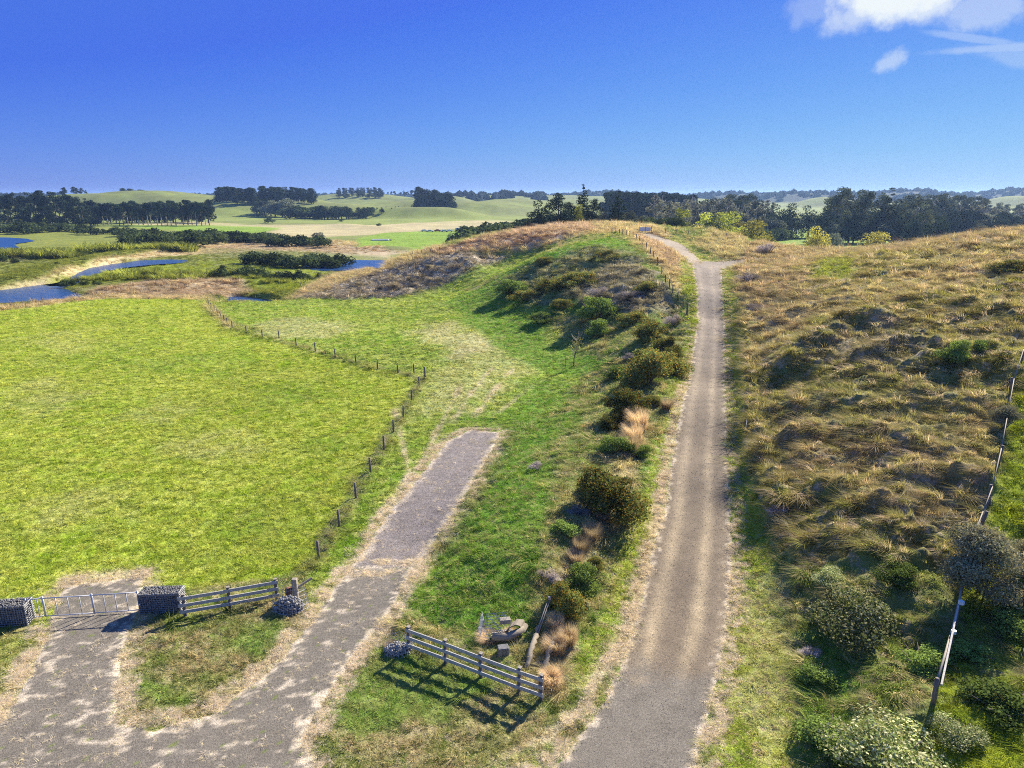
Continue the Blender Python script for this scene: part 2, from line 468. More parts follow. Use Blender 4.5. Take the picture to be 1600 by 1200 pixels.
# far left: wetlands and levees
Z("marsh", [(-300, 352), (0, 352), (140, 352), (300, 360), (430, 366), (560, 385), (640, 400), (560, 440), (460, 466), (320, 468), (0, 482), (-300, 490)], .01, .03)
Z("yellowgreen", [(90, 440), (150, 425), (260, 412), (360, 408), (500, 420), (545, 428), (470, 455), (400, 450), (300, 430), (200, 436), (130, 447)], .01, .03, .7)
paint("scrub", sstep(-2.2, -2.5, ZG) * (1 - sstep(300, 380, DG)) * sstep(.02, .3, fbm(XG / 10, YG / 7, 91, 4, .6)), .6)
Z("tan", [(-100, 470), (0, 448), (60, 436), (110, 416), (180, 400), (260, 390), (330, 378), (430, 368), (500, 372), (600, 384), (660, 396), (620, 404), (540, 398), (430, 392), (330, 396), (200, 404), (110, 424), (60, 444), (0, 462)], .008, .012)
Z("scrub", [(310, 386), (400, 380), (500, 385), (620, 396), (600, 406), (500, 408), (420, 404), (330, 400)], .01, .02, .55)
Z("pink", [(300, 384), (420, 376), (560, 386), (640, 394), (600, 400), (430, 390)], .01, .02, .6)
Z("pink", [(120, 462), (170, 450), (240, 436), (330, 430), (380, 440), (400, 456), (330, 464), (220, 466)], .01, .02, .8)
Z("tan", [(-100, 486), (0, 480), (60, 474), (110, 466), (200, 461), (330, 464), (340, 472), (200, 468), (110, 474), (60, 482), (0, 490)], .006, .008)
Z("tan", [(200, 350), (300, 346), (420, 352), (520, 350), (660, 348), (680, 362), (600, 366), (480, 372), (400, 368), (440, 358), (330, 356)], .01, .02, .85)
Z("field", [(150, 352), (330, 352), (440, 356), (380, 368), (300, 362)], .01, .02)
Z("field", [(560, 372), (600, 364), (670, 361), (750, 362), (790, 360), (730, 378), (640, 386), (560, 386)], .006, .01)
Z("tan", [(640, 345), (760, 343), (830, 350), (800, 360), (740, 357), (650, 360)], .01, .01, .8)
Z("paleland", [(335, 325), (500, 328), (640, 333), (800, 340), (700, 346), (520, 345), (335, 345)], .006, .01)
# paddock
Z("lawn", [(-500, 500), (0, 486), (60, 480), (110, 472), (170, 467), (325, 469), (345, 500), (400, 522), (480, 547), (560, 569), (655, 594), (640, 640), (600, 690), (570, 735), (545, 780), (515, 820), (490, 890), (430, 905), (285, 925), (220, 950), (45, 980), (-500, 990)], .004, .004)
Z("lawn", [(-500, 900), (45, 900), (80, 990), (0, 1140), (-500, 1200)], .006, .006)
Z("island", [(-500, 970), (45, 970), (75, 995), (0, 1130), (-500, 1300)], .006, .006, .7)
for k, (a_, b_, w_) in enumerate([(60, 620, 60), (200, 560, 70), (330, 700, 60), (450, 620, 50), (120, 800, 70), (400, 820, 60), (260, 640, 40), (520, 700, 40), (90, 540, 50), (330, 560, 60)]):
    paint("lush" if k % 2 else "straw", zone_mask([(a_ - w_, b_), (a_, b_ - w_ * .35), (a_ + w_, b_), (a_, b_ + w_ * .35)], .05, .12), .32 if k % 2 else .22)
# middle pasture
Z("pasture", [(330, 473), (460, 469), (620, 466), (700, 448), (770, 455), (840, 490), (900, 540), (905, 600), (830, 650), (780, 690), (700, 830), (600, 990), (480, 960), (480, 905), (497, 870), (540, 790), (590, 710), (640, 630), (663, 592), (560, 565), (450, 535), (350, 500)], .008, .01)
Z("straw", [(690, 570), (790, 520), (860, 555), (800, 600), (740, 650), (690, 650), (640, 660)], .03, .06, .3)
Z("straw", [(380, 510), (450, 495), (560, 510), (520, 530), (430, 530)], .02, .04, .35)
for a_, b_ in (((650, 735), (720, 600)), ((700, 662), (770, 572)), ((735, 655), (800, 575)), ((770, 650), (835, 600)), ((560, 850), (690, 690)), ((612, 640), (640, 760))):
    Z("straw", [a_, (a_[0] + 9, a_[1]), (b_[0] + 5, b_[1]), b_], .004, .012, .8)
Z("straw", [(640, 520), (700, 505), (780, 530), (720, 560)], .03, .06, .5)
Z("lush", [(700, 660), (800, 640), (830, 590), (880, 590), (905, 620), (830, 680), (760, 670)], .02, .03, .8)
Z("lush", [(790, 690), (900, 640), (920, 700), (850, 830), (830, 980), (760, 1010), (640, 960), (640, 930), (700, 850), (750, 770)], .01, .02, .85)
Z("bank", [(860, 690), (930, 650), (1010, 660), (1000, 800), (900, 960), (830, 950), (860, 820)], .02, .04)
Z("lush", [(700, 470), (800, 420), (870, 390), (960, 372), (1000, 392), (1035, 430), (1055, 470), (960, 470), (850, 500), (860, 540), (960, 560), (900, 590), (800, 560), (720, 500)], .01, .02, .9)
Z("scrub", [(770, 445), (820, 415), (870, 402), (940, 385), (990, 395), (1040, 450), (1045, 490), (980, 490), (900, 470), (830, 480)], .01, .035, .85)
Z("dead", [(940, 420), (1000, 410), (1040, 450), (1060, 490), (1000, 500), (930, 480), (900, 460)], .01, .03, .7)
Z("dead", [(460, 466), (500, 448), (560, 430), (640, 408), (700, 394), (740, 396), (800, 398), (760, 420), (700, 444), (620, 464), (540, 468)], .006, .012)
Z("pasture", [(690, 448), (730, 425), (800, 398), (860, 385), (850, 400), (790, 425), (740, 450)], .006, .01, .8)
Z("tan", [(450, 468), (480, 450), (560, 422), (640, 398), (700, 386), (800, 362), (870, 345), (950, 342), (1010, 350), (980, 362), (940, 366), (870, 380), (800, 392), (720, 394), (640, 412), (560, 436), (500, 458)], .006, .008)
Z("pink", [(660, 398), (740, 376), (800, 362), (870, 352), (930, 362), (860, 376), (790, 388), (700, 398)], .01, .015, .85)
Z("hill", [(860, 344), (930, 338), (975, 348), (930, 352), (880, 352)], .006, .01)
Z("tan", [(970, 360), (1015, 352), (1050, 372), (1080, 395), (1082, 450), (1075, 470), (1050, 450), (1020, 405), (990, 380)], .005, .01)
Z("pink", [(990, 366), (1020, 364), (1055, 395), (1060, 430), (1030, 405)], .01, .015, .7)
Z("verge", [(1060, 425), (1080, 400), (1092, 440), (1093, 500), (1080, 580), (1050, 700), (1030, 800), (1000, 920), (960, 960), (1000, 780), (1025, 700), (1060, 590), (1080, 510)], .006, .01)
Z("yellowgreen", [(1072, 430), (1086, 430), (1093, 500), (1080, 560), (1060, 640), (1045, 620), (1070, 540), (1078, 490)], .006, .01, .8)
Z("straw", [(1060, 600), (1075, 600), (1040, 760), (1020, 900), (985, 1000), (930, 1090), (860, 1160), (760, 1200), (800, 1170), (900, 1080), (960, 980), (1000, 880), (1030, 740)], .006, .012, .8)
Z("verge", [(1000, 800), (1012, 800), (990, 930), (960, 1010), (900, 1090), (880, 1080), (930, 980), (960, 890)], .006, .015, .8)
# front islands between the drives
Z("island", [(230, 960), (430, 940), (480, 960), (430, 1040), (330, 1115), (240, 1138), (185, 1125), (185, 1060)], .006, .01)
Z("lush", [(210, 1060), (270, 1070), (300, 1100), (230, 1110)], .01, .03, .7)
Z("lush", [(380, 970), (450, 980), (410, 1030), (360, 1010)], .01, .03, .6)
Z("island", [(600, 1000), (840, 1085), (930, 1080), (830, 1160), (760, 1200), (480, 1250), (470, 1140), (520, 1060)], .006, .012)
Z("lush", [(600, 1010), (760, 1060), (700, 1130), (560, 1150), (500, 1110)], .01, .05, .6)
Z("straw", [(180, 960), (230, 975), (190, 1060), (180, 1130), (160, 1130), (160, 1060)], .012, .035, .6)
Z("straw", [(480, 950), (530, 900), (600, 800), (650, 740), (690, 690), (700, 690), (640, 800), (560, 890), (500, 960), (440, 1040), (350, 1110), (330, 1105), (420, 1030)], .012, .035, .8)
Z("straw", [(785, 676), (770, 720), (700, 830), (655, 900), (610, 985), (520, 1080), (490, 1150), (500, 1200), (460, 1200), (460, 1120), (520, 1040), (600, 950), (650, 880), (740, 740), (760, 676)], .006, .012, .75)
Z("straw", [(0, 1085), (60, 1010), (75, 985), (90, 990), (40, 1090), (-30, 1160), (-60, 1150)], .012, .035, .8)
Z("straw", [(90, 905), (140, 893), (230, 893), (235, 915), (100, 920)], .012, .035, .7)
# right of the main drive
Z("verge", [(1128, 420), (1146, 425), (1160, 520), (1163, 640), (1172, 740), (1200, 840), (1215, 950), (1240, 1080), (1250, 1250), (1110, 1250), (1120, 1080), (1145, 960), (1145, 800), (1143, 600), (1140, 500)], .006, .008)
Z("straw", [(1142, 850), (1150, 850), (1142, 960), (1120, 1060), (1100, 1120), (1085, 1250), (1070, 1250), (1090, 1100), (1125, 980)], .006, .012, .8)
Z("straw", [(1165, 900), (1230, 900), (1250, 1100), (1200, 1200), (1160, 1100)], .02, .09, .28)
Z("rank", [(1160, 400), (1240, 388), (1400, 376), (1500, 360), (1620, 346), (1900, 350), (1900, 700), (1600, 560), (1540, 800), (1500, 880), (1400, 900), (1250, 900), (1205, 830), (1172, 740), (1163, 640), (1161, 520), (1146, 440)], .004, .006)
Z("pink", [(1120, 385), (1200, 380), (1420, 372), (1500, 360), (1620, 345), (1900, 340), (1900, 372), (1600, 372), (1480, 400), (1330, 400), (1250, 420), (1300, 470), (1230, 520), (1165, 500), (1150, 440)], .01, .03, .42)
Z("tan", [(1160, 560), (1200, 500), (1330, 450), (1480, 400), (1600, 375), (1800, 375), (1600, 430), (1420, 470), (1290, 500), (1200, 560)], .01, .03, .5)
Z("yellowgreen", [(1280, 405), (1350, 405), (1330, 440), (1270, 440)], .01, .03, .7)
Z("dead", [(1290, 520), (1420, 500), (1460, 540), (1400, 580), (1310, 580)], .02, .04, .45)
Z("pink", [(1220, 620), (1560, 620), (1540, 780), (1440, 820), (1300, 800), (1230, 700)], .04, .1, .22)
Z("rankgreen", [(1240, 580), (1400, 590), (1560, 600), (1500, 690), (1350, 690), (1250, 660)], .04, .1, .35)
Z("tan", [(1100, 350), (1180, 372), (1170, 390), (1130, 405), (1080, 385)], .01, .02, .7)
Z("bank", [(1020, 352), (1110, 350), (1160, 366), (1100, 372), (1050, 366)], .006, .01, .9)
Z("verge", [(1040, 372), (1060, 376), (1100, 400), (1130, 412), (1090, 410)], .004, .006)
Z("rankgreen", [(1240, 900), (1400, 870), (1500, 900), (1480, 1000), (1450, 1110), (1460, 1300), (1240, 1300), (1250, 1100)], .01, .04, .9)
Z("lush", [(1255, 960), (1330, 990), (1340, 1080), (1290, 1200), (1250, 1180)], .02, .05, .7)
Z("yellowgreen", [(1600, 560), (1900, 640), (1900, 1300), (1450, 1300), (1460, 1100), (1500, 930), (1540, 830), (1570, 690)], .004, .01)
Z("rankgreen", [(1500, 950), (1620, 900), (1800, 1000), (1620, 1120), (1500, 1100)], .03, .08, .6)
Z("field", [(1170, 378), (1440, 378), (1440, 358), (1180, 358)], .004, .006)
# wooded far hills
wood = sstep(1900, 2000, DG) * sstep(0, 4, ZG)
paint("wood", wood)
paint("paleland", sstep(-.1, .3, fbm(XG / 70, YG / 30, 44, 3)) * sstep(500, 650, DG) * (1 - wood), .6)

def strip(name, pts, wid, k=1.0):
    p = np.array([raycast(a, b) for a, b in pts]); lo, hi = p.min(0) - wid * 3, p.max(0) + wid * 3
    m = (XG > lo[0]) & (XG < hi[0]) & (YG > lo[1]) & (YG < hi[1])
    s = -signed_dist(p, XG[m], YG[m], False) * -1
    M = np.zeros_like(ZG); M[m] = sstep(wid * 1.5, wid * .5, s * (1 + .5 * pn(XG[m] / 1.5, YG[m] / 1.5, 12)))
    paint(name, M, k)


strip("rankgreen", [(490, 885), (530, 822), (556, 778), (579, 738), (600, 703), (643, 626), (660, 592), (590, 577), (524, 559), (463, 541), (410, 528), (363, 513), (340, 492), (326, 477)], .45, .75)
strip("tan", [(326, 477), (350, 502), (363, 513)], .8, .7)
strip("scrub", [(790, 690), (765, 735), (735, 785), (700, 845)], .8, .5)
strip("tan", [(985, 640), (1005, 665), (985, 710), (960, 770), (940, 820), (915, 850), (895, 890), (880, 960), (870, 1030), (860, 1070)], .75, .8)

# hummocks, tracks
h1 = fbm(XG / 2.6, YG / 2.0, 101, 2); h2 = fbm(XG / 1.1 + 5, YG / 0.9, 202, 3)
billow = (1 - np.abs(fbm(XG / 2.2 + 9, YG / 1.5, 303, 3)) * 2.2)
fade = 1 - sstep(150, 320, DG)
ledge = sstep(-.07, .07, fbm(XG / 2.6, YG / 1.5, 505, 3)) + .6 * sstep(-.07, .07, fbm(XG / 1.5 + 4, YG / 0.9, 606, 2))
ZG = ZG + FR * fade * (ledge - .8) * .55
ZG = ZG + FR * fade * (h1 * .55 + h2 * .45 + np.maximum(billow, -.5) * .45)
big = FR * (sstep(60, 130, DG)) * (1 - sstep(260, 420, DG))
ZG = ZG + big * fbm(XG / 6, YG / 4, 404, 3) * 0.9


class Road: pass


def water_carve():
    for k, pts in POLY_WATER.items():
        M = zone_mask(pts, .009, .006)
        globals()["ZG"] = ZG * (1 - M) + (-3.6) * M


marsh_m = sstep(-2.2, -2.5, ZG) * (1 - sstep(300, 400, DG))
ZG = ZG + marsh_m * (fbm(XG / 9, YG / 6, 8, 3) * .25)
water_carve()

wetm = sstep(-2.78, -2.95, ZG)
FT *= 1 - wetm
FT *= np.where((ZG < -2.3) & (DG < 320), .8, 1)

# roads: polygons of the surfaces, flattened into the ground
POLY_ROAD = {
    "main_drive": [(760, 1270), (865, 1200), (905, 1150), (945, 1090), (985, 1000), (1010, 900), (1037, 800), (1052, 700), (1073, 600), (1090, 500), (1088, 450), (1082, 418), (1078, 409),
                   (1100, 408), (1150, 406), (1165, 404), (1162, 410), (1128, 420), (1128, 450), (1133, 500), (1134, 600), (1136, 700), (1142, 800), (1144, 900), (1135, 1000), (1112, 1100), (1085, 1200), (1080, 1270)],
    "forecourt": [(-200, 1400), (-300, 1250), (0, 1128), (45, 1060), (75, 985), (78, 966), (100, 915), (225, 900), (218, 962), (196, 1000), (183, 1060), (185, 1128), (240, 1138), (330, 1116), (430, 1040), (490, 965), (535, 900), (552, 880),
                  (652, 882), (610, 955), (540, 1045), (485, 1130), (475, 1165), (495, 1200), (530, 1400)],
    "ridge_track": [(1080, 413), (1066, 400), (1046, 386), (1026, 377), (1004, 369), (1004, 363), (1032, 368), (1056, 378), (1078, 392), (1096, 407)],
    "gravel_track": [(545, 888), (600, 812), (655, 745), (700, 688), (735, 671), (783, 675), (768, 705), (735, 765), (690, 830), (650, 888)],
}
ROADW = {k: np.array([raycast(a, b) for a, b in v]) for k, v in POLY_ROAD.items()}


def sd_world(P, x, y):
    return signed_dist(P, x, y)


for k, P in ROADW.items():
    lo, hi = P.min(0) - 3, P.max(0) + 3
    m = (XG > lo[0]) & (XG < hi[0]) & (YG > lo[1]) & (YG < hi[1])
    s = sd_world(P, XG[m], YG[m])
    smooth = bil(HB, us, vs, UG[m], VG[m])
    t = sstep(-1.2, 0.1, s)
    ZG[m] = ZG[m] * (1 - t) + (smooth - 0.03) * t
    off = sstep(-0.35, 0.15, s)
    FL[m] *= 1 - sstep(-.25, .25, s); FT[m] *= 1 - off; FR[m] *= 1 - off


def Hz(x, y):
    u, v = uv(np.asarray(x, float), np.asarray(y, float))
    return bil(ZG, UE, VE, u, v)


def G(px, py):
    x, y = raycast(px, py)
    return Vector((x, y, float(Hz(x, y))))


# ------------------------------------------------------------------ mesh and material helpers
def set_attr(me, name, vals, dom="POINT", typ="FLOAT_COLOR"):
    a = me.attributes.new(name, typ, dom)
    if typ == "FLOAT_COLOR":
        v = np.ones((len(vals), 4), np.float32); v[:, :3] = vals
        a.data.foreach_set("color", v.ravel())
    else:
        a.data.foreach_set("value", np.asarray(vals, np.float32).ravel())


def np_mesh(name, V, Fc, smooth=False):
    """V (n,3); Fc (m,k) array or list of arrays"""
    me = bpy.data.meshes.new(name)
    if not isinstance(Fc, list): Fc = [Fc]
    Fc = [f for f in Fc if len(f)]
    me.vertices.add(len(V)); me.vertices.foreach_set("co", np.asarray(V, np.float32).ravel())
    tot = sum(f.size for f in Fc); cnt = sum(len(f) for f in Fc)
    me.loops.add(tot); me.polygons.add(cnt)
    me.loops.foreach_set("vertex_index", np.concatenate([f.ravel() for f in Fc]).astype(np.int32))
    sizes = np.concatenate([np.full(len(f), f.shape[1]) for f in Fc])
    me.polygons.foreach_set("loop_start", np.concatenate([[0], np.cumsum(sizes)[:-1]]).astype(np.int32))
    if smooth: me.polygons.foreach_set("use_smooth", np.ones(cnt, bool))
    me.update(calc_edges=True)
    return me


def mat(name, color=(.5, .5, .5), rough=.8, metal=0.0, var=0.25, scale=8.0, bump=0.0, bscale=40.0, attr=None, spec=0.3):
    m = bpy.data.materials.new(name); m.use_nodes = True
    nt = m.node_tree; N, L = nt.nodes.new, nt.links.new
    b = nt.nodes["Principled BSDF"]
    b.inputs["Roughness"].default_value = rough; b.inputs["Metallic"].default_value = metal
    b.inputs["Specular IOR Level"].default_value = spec
    tc = N("ShaderNodeTexCoord")
    no = N("ShaderNodeTexNoise"); no.inputs["Scale"].default_value = scale; no.inputs["Detail"].default_value = 6
    no.inputs["Roughness"].default_value = .65
    L(tc.outputs["Object"], no.inputs["Vector"])
    mr = N("ShaderNodeMapRange"); mr.inputs[1].default_value = .3; mr.inputs[2].default_value = .7
    mr.inputs[3].default_value = 1 - var; mr.inputs[4].default_value = 1 + var
    L(no.outputs["Fac"], mr.inputs[0])
    mx = N("ShaderNodeMix"); mx.data_type = "RGBA"; mx.blend_type = "MULTIPLY"; mx.inputs[0].default_value = 1
    if attr:
        at = N("ShaderNodeAttribute"); at.attribute_name = attr; L(at.outputs["Color"], mx.inputs[6])
    else:
        mx.inputs[6].default_value = (*color, 1)
    L(mr.outputs[0], mx.inputs[7]); L(mx.outputs[2], b.inputs["Base Color"])
    if bump:
        n2 = N("ShaderNodeTexNoise"); n2.inputs["Scale"].default_value = bscale; n2.inputs["Detail"].default_value = 4
        L(tc.outputs["Object"], n2.inputs["Vector"])
        bp = N("ShaderNodeBump"); bp.inputs["Strength"].default_value = bump; bp.inputs["Distance"].default_value = .02
        L(n2.outputs["Fac"], bp.inputs["Height"]); L(bp.outputs[0], b.inputs["Normal"])
    return m


def ground_material():
    m = bpy.data.materials.new("ground"); m.use_nodes = True
    nt = m.node_tree; nt.nodes.clear(); N, L = nt.nodes.new, nt.links.new
    out = N("ShaderNodeOutputMaterial"); b = N("ShaderNodeBsdfPrincipled")
    b.inputs["Roughness"].default_value = .95; b.inputs["Specular IOR Level"].default_value = .1
    L(b.outputs[0], out.inputs[0])
    geo = N("ShaderNodeNewGeometry")
    def noise(sc, det, rough=.6, off=0):
        mp = N("ShaderNodeMapping"); mp.inputs["Scale"].default_value = (1, 1, .4); mp.inputs["Location"].default_value = (off, off, off)
        L(geo.outputs["Position"], mp.inputs[0])
        n_ = N("ShaderNodeTexNoise"); n_.inputs["Scale"].default_value = sc; n_.inputs["Detail"].default_value = det
        n_.inputs["Roughness"].default_value = rough
        L(mp.outputs[0], n_.inputs["Vector"]); return n_.outputs["Fac"]
    def rng(x, a, b_, c=0., d=1.):
        r = N("ShaderNodeMapRange"); L(x, r.inputs[0])
        for i, q in enumerate((a, b_, c, d)): r.inputs[i + 1].default_value = q
        return r.outputs[0]
    def attr(nm):
        a = N("ShaderNodeAttribute"); a.attribute_name = nm; return a
    def mix(fac, c1, c2, mode="MIX"):
        q = N("ShaderNodeMix"); q.data_type = "RGBA"; q.blend_type = mode
        if isinstance(fac, float): q.inputs[0].default_value = fac
        else: L(fac, q.inputs[0])
        L(c1, q.inputs[6]); L(c2, q.inputs[7]); return q.outputs[2]
    f1 = rng(noise(.45, 9, .72), .43, .58)
    f2 = rng(noise(1.6, 8, .72, 13), .52, .60)
    c = mix(f1, attr("ca").outputs["Color"], attr("cb").outputs["Color"])
    c = mix(f2, c, attr("cs").outputs["Color"])
    f3 = rng(noise(9, 6, .75, 5), .3, .7, .68, 1.32)
    c = mix(1.0, c, f3, "MULTIPLY")
    f4 = rng(noise(.06, 4, .55, 9), .3, .7, .82, 1.18)
    c = mix(1.0, c, f4, "MULTIPLY")
    L(c, b.inputs["Base Color"])
    hh = N("ShaderNodeMath"); hh.operation = "ADD"
    L(noise(7, 6, .7), hh.inputs[0]); L(rng(noise(1.7, 5, .7, 3), 0, 1, 0, 2.5), hh.inputs[1])
    bp = N("ShaderNodeBump"); bp.inputs["Strength"].default_value = .9; bp.inputs["Distance"].default_value = .12
    L(hh.outputs[0], bp.inputs["Height"]); L(bp.outputs[0], b.inputs["Normal"])
    return m


# ------------------------------------------------------------------ terrain sheet
ta = np.clip(.5 + fbm(XG / 14, YG / 10, 61, 5, .62) * 1.7, 0, 1)[..., None]
FA2 = FA * (1 - ta * .6) + FB * ta * .6
FB2 = FB
idx = np.arange(NV * NU).reshape(NV, NU)
quads = np.stack([idx[:-1, :-1], idx[:-1, 1:], idx[1:, 1:], idx[1:, :-1]], -1).reshape(-1, 4)
tm = np_mesh("ground", np.stack([XG, YG, ZG], -1).reshape(-1, 3), quads, True)
tussock_tone = 1 - (.33 * np.clip(FT, 0, 1) * (1 - sstep(70, 160, DG)))[..., None]      # ground colour darker where tussocks are dense, fading out with distance
set_attr(tm, "ca", (FA2 * tussock_tone).reshape(-1, 3)); set_attr(tm, "cb", (FB2 * tussock_tone).reshape(-1, 3)); set_attr(tm, "cs", (FS * tussock_tone).reshape(-1, 3))
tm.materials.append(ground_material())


def link(o, parent=None):
    COL.objects.link(o)
    if parent is not None: o.parent = parent
    return o


def obj(name, me, parent=None, m=None):
    if m is not None and not me.materials: me.materials.append(m)
    return link(bpy.data.objects.new(name, me), parent)


def tag(o, label=None, cat=None, group=None, kind=None):
    for k, v in (("label", label), ("category", cat), ("group", group), ("kind", kind)):
        if v: o[k] = v
    return o


tag(obj("ground", tm), kind="structure", label="rolling grass ground of paddocks, banks and dune hills")


# ------------------------------------------------------------------ roads
def surface_patch(name, P, res, colorfn, mt, lift=.035, edge=.16):
    lo, hi = P.min(0) - .6, P.max(0) + .6
    hi[1] = min(hi[1], 400)
    xs = np.arange(lo[0], hi[0], res); ys = np.arange(lo[1], hi[1], res)
    X, Y = np.meshgrid(xs, ys)
    s = sd_world(P, X, Y)
    s = s + fbm(X / .9, Y / .9, 71, 4, .6) * edge * 1.6
    z = Hz(X, Y) + np.clip(s * .25, -.06, lift)
    keep = s > -.22
    q = keep[:-1, :-1] | keep[1:, :-1] | keep[:-1, 1:] | keep[1:, 1:]
    I = np.arange(X.size).reshape(X.shape)
    fc = np.stack([I[:-1, :-1], I[:-1, 1:], I[1:, 1:], I[1:, :-1]], -1)[q]
    used = np.unique(fc); remap = np.full(X.size, -1); remap[used] = np.arange(len(used))
    V = np.stack([X, Y, z], -1).reshape(-1, 3)[used]
    me = np_mesh(name, V, remap[fc], True)
    c = colorfn(X.ravel()[used], Y.ravel()[used], s.ravel()[used])
    set_attr(me, "ca", c)
    me.materials.append(mt)
    return tag(obj(name, me), kind="structure")


def road_mat(name, chip, bump):
    m = bpy.data.materials.new(name); m.use_nodes = True
    nt = m.node_tree; N, L = nt.nodes.new, nt.links.new
    b = nt.nodes["Principled BSDF"]; b.inputs["Roughness"].default_value = .9; b.inputs["Specular IOR Level"].default_value = .2
    geo = N("ShaderNodeNewGeometry")
    a = N("ShaderNodeAttribute"); a.attribute_name = "ca"
    prev = a.outputs["Color"]
    for sc, lo_, hi_ in ((chip, .5, 1.6), (chip * .4, .72, 1.3), (1.1, .85, 1.15)):
        n_ = N("ShaderNodeTexNoise"); n_.inputs["Scale"].default_value = sc; n_.inputs["Detail"].default_value = 3; n_.inputs["Roughness"].default_value = .7
        L(geo.outputs["Position"], n_.inputs["Vector"])
        r = N("ShaderNodeMapRange"); L(n_.outputs["Fac"], r.inputs[0]); r.inputs[1].default_value = .32; r.inputs[2].default_value = .68
        r.inputs[3].default_value = lo_; r.inputs[4].default_value = hi_
        q = N("ShaderNodeMix"); q.data_type = "RGBA"; q.blend_type = "MULTIPLY"; q.inputs[0].default_value = 1
        L(prev, q.inputs[6]); L(r.outputs[0], q.inputs[7]); prev = q.outputs[2]
    L(prev, b.inputs["Base Color"])
    n_ = N("ShaderNodeTexNoise"); n_.inputs["Scale"].default_value = chip; n_.inputs["Detail"].default_value = 3
    L(geo.outputs["Position"], n_.inputs["Vector"])
    bp = N("ShaderNodeBump"); bp.inputs["Strength"].default_value = bump; bp.inputs["Distance"].default_value = .03
    L(n_.outputs["Fac"], bp.inputs["Height"]); L(bp.outputs[0], b.inputs["Normal"])
    return m


STRAW = np.array((.56, .47, .34)); GREYA = np.array((.156, .136, .106)); GRAV = np.array((.158, .122, .082))


def lateral(P_left, P_right, x, y):
    dl = signed_dist(P_left, x, y, False); dr = signed_dist(P_right, x, y, False)
    return dl / (dl + dr + 1e-6), dl, dr


MD = ROADW["main_drive"]
mdL, mdR = MD[0:12], MD[17:28]


def col_main(x, y, s):
    t, dl, dr = lateral(mdL, mdR, x, y)
    t = t + pn(x / 3, y / 7, 4) * .03
    st = lambda c, w: np.exp(-((t - c) / w) ** 2)
    k_tan = np.clip(st(.22, .09) * .85 + st(.66, .08) * 1.0 + st(.9, .07) * .25, 0, 1) * (.75 + .5 * fbm(x / 1.2, y / 4, 6, 4))
    tan = np.array((.330, .260, .170)); tan2 = np.array((.48, .37, .21))
    near_ = sstep(60, 30, y)[:, None]
    c = GRAV * (1 + 0 * x[:, None])
    kt = np.clip(k_tan, 0, 1)[:, None]
    c = c * (1 - kt * .85) + (tan * (1 - near_ * .5) + tan2 * near_ * .5) * kt * .85
    far_ = sstep(50, 90, y)[:, None]
    c = c * (1 - far_ * .35) + np.array((.25, .205, .165)) * far_ * .35
    # sealed apron at the bottom
    ap = sstep(27.2, 24.6, y + (x - 5) * .25 + fbm(x * 1.1, y * 1.1, 3, 4) * 1.6)[:, None]
    c = c * (1 - ap) + GREYA * 1.05 * ap
    tr = (st(.62, .07) * sstep(28, 24, y) * .0)[:, None]
    c = c * (1 - tr) + tan2 * tr
    e = (sstep(.28, .0, s + fbm(x / .5, y / .5, 12, 3) * .5))[:, None]
    return c * (1 - e * .8) + STRAW * e * .8


def col_fore(x, y, s):
    c = GREYA * (1 + .12 * fbm(x / 2, y / 2, 14, 4))[:, None]
    pl = sstep(.12, .34, fbm(x / 1.1, y / .5, 15, 4, .6) + .10 * np.exp(-((x + 16) / 7.) ** 2) - .12)
    pl = np.maximum(pl * .8, sstep(.4, .0, s + fbm(x / .7, y / .7, 16, 5, .65) * 1.3))
    c = c * (1 - pl[:, None] * .85) + STRAW * pl[:, None] * .85
    g = sstep(.42, .5, fbm(x / .5, y / .35, 18, 3))[:, None] * .8
    return c * (1 - g) + np.array((.13, .16, .03)) * g


def col_track(x, y, s):
    c = np.array((.200, .170, .150)) * (1 + .2 * fbm(x / .6, y / .6, 19, 4))[:, None]
    e = sstep(.6, .0, s + fbm(x / .6, y / .6, 21, 4, .6) * .6)[:, None]
    return c * (1 - e * .8) + STRAW * e * .8


tag(surface_patch("gravel_drive", MD, .17, col_main, road_mat("gravel", 30, .6)), "long brown gravel drive with pale wheel tracks climbing the ridge")
tag(surface_patch("forecourt", ROADW["forecourt"], .14, col_fore, road_mat("old_seal", 26, .5)), "grey sealed forecourt strewn with dry straw")
tag(surface_patch("gravel_track", ROADW["gravel_track"], .14, col_track, road_mat("dark_gravel", 18, .9)), "short dark gravel track ending in the pasture")

tag(surface_patch("ridge_track", ROADW["ridge_track"], .2, lambda x, y, s: np.array((.30, .24, .165)) * (1 + .2 * fbm(x, y, 5, 3))[:, None], bpy.data.materials["gravel"]), "pale worn track curving up the ridge from the drive end")

# ------------------------------------------------------------------ water
def water_mat():
    m = bpy.data.materials.new("water"); m.use_nodes = True
    nt = m.node_tree; N, L = nt.nodes.new, nt.links.new
    b = nt.nodes["Principled BSDF"]
    b.inputs["Base Color"].default_value = (.018, .065, .170, 1); b.inputs["Roughness"].default_value = .22
    b.inputs["IOR"].default_value = 1.33; b.inputs["Specular IOR Level"].default_value = .5
    geo = N("ShaderNodeNewGeometry")
    n_ = N("ShaderNodeTexNoise"); n_.inputs["Scale"].default_value = 1.3; n_.inputs["Detail"].default_value = 4
    mp = N("ShaderNodeMapping"); mp.inputs["Scale"].default_value = (1, .5, 1)
    L(geo.outputs["Position"], mp.inputs[0]); L(mp.outputs[0], n_.inputs["Vector"])
    bp = N("ShaderNodeBump"); bp.inputs["Strength"].default_value = .5; bp.inputs["Distance"].default_value = .9
    L(n_.outputs["Fac"], bp.inputs["Height"]); L(bp.outputs[0], b.inputs["Normal"])
    return m


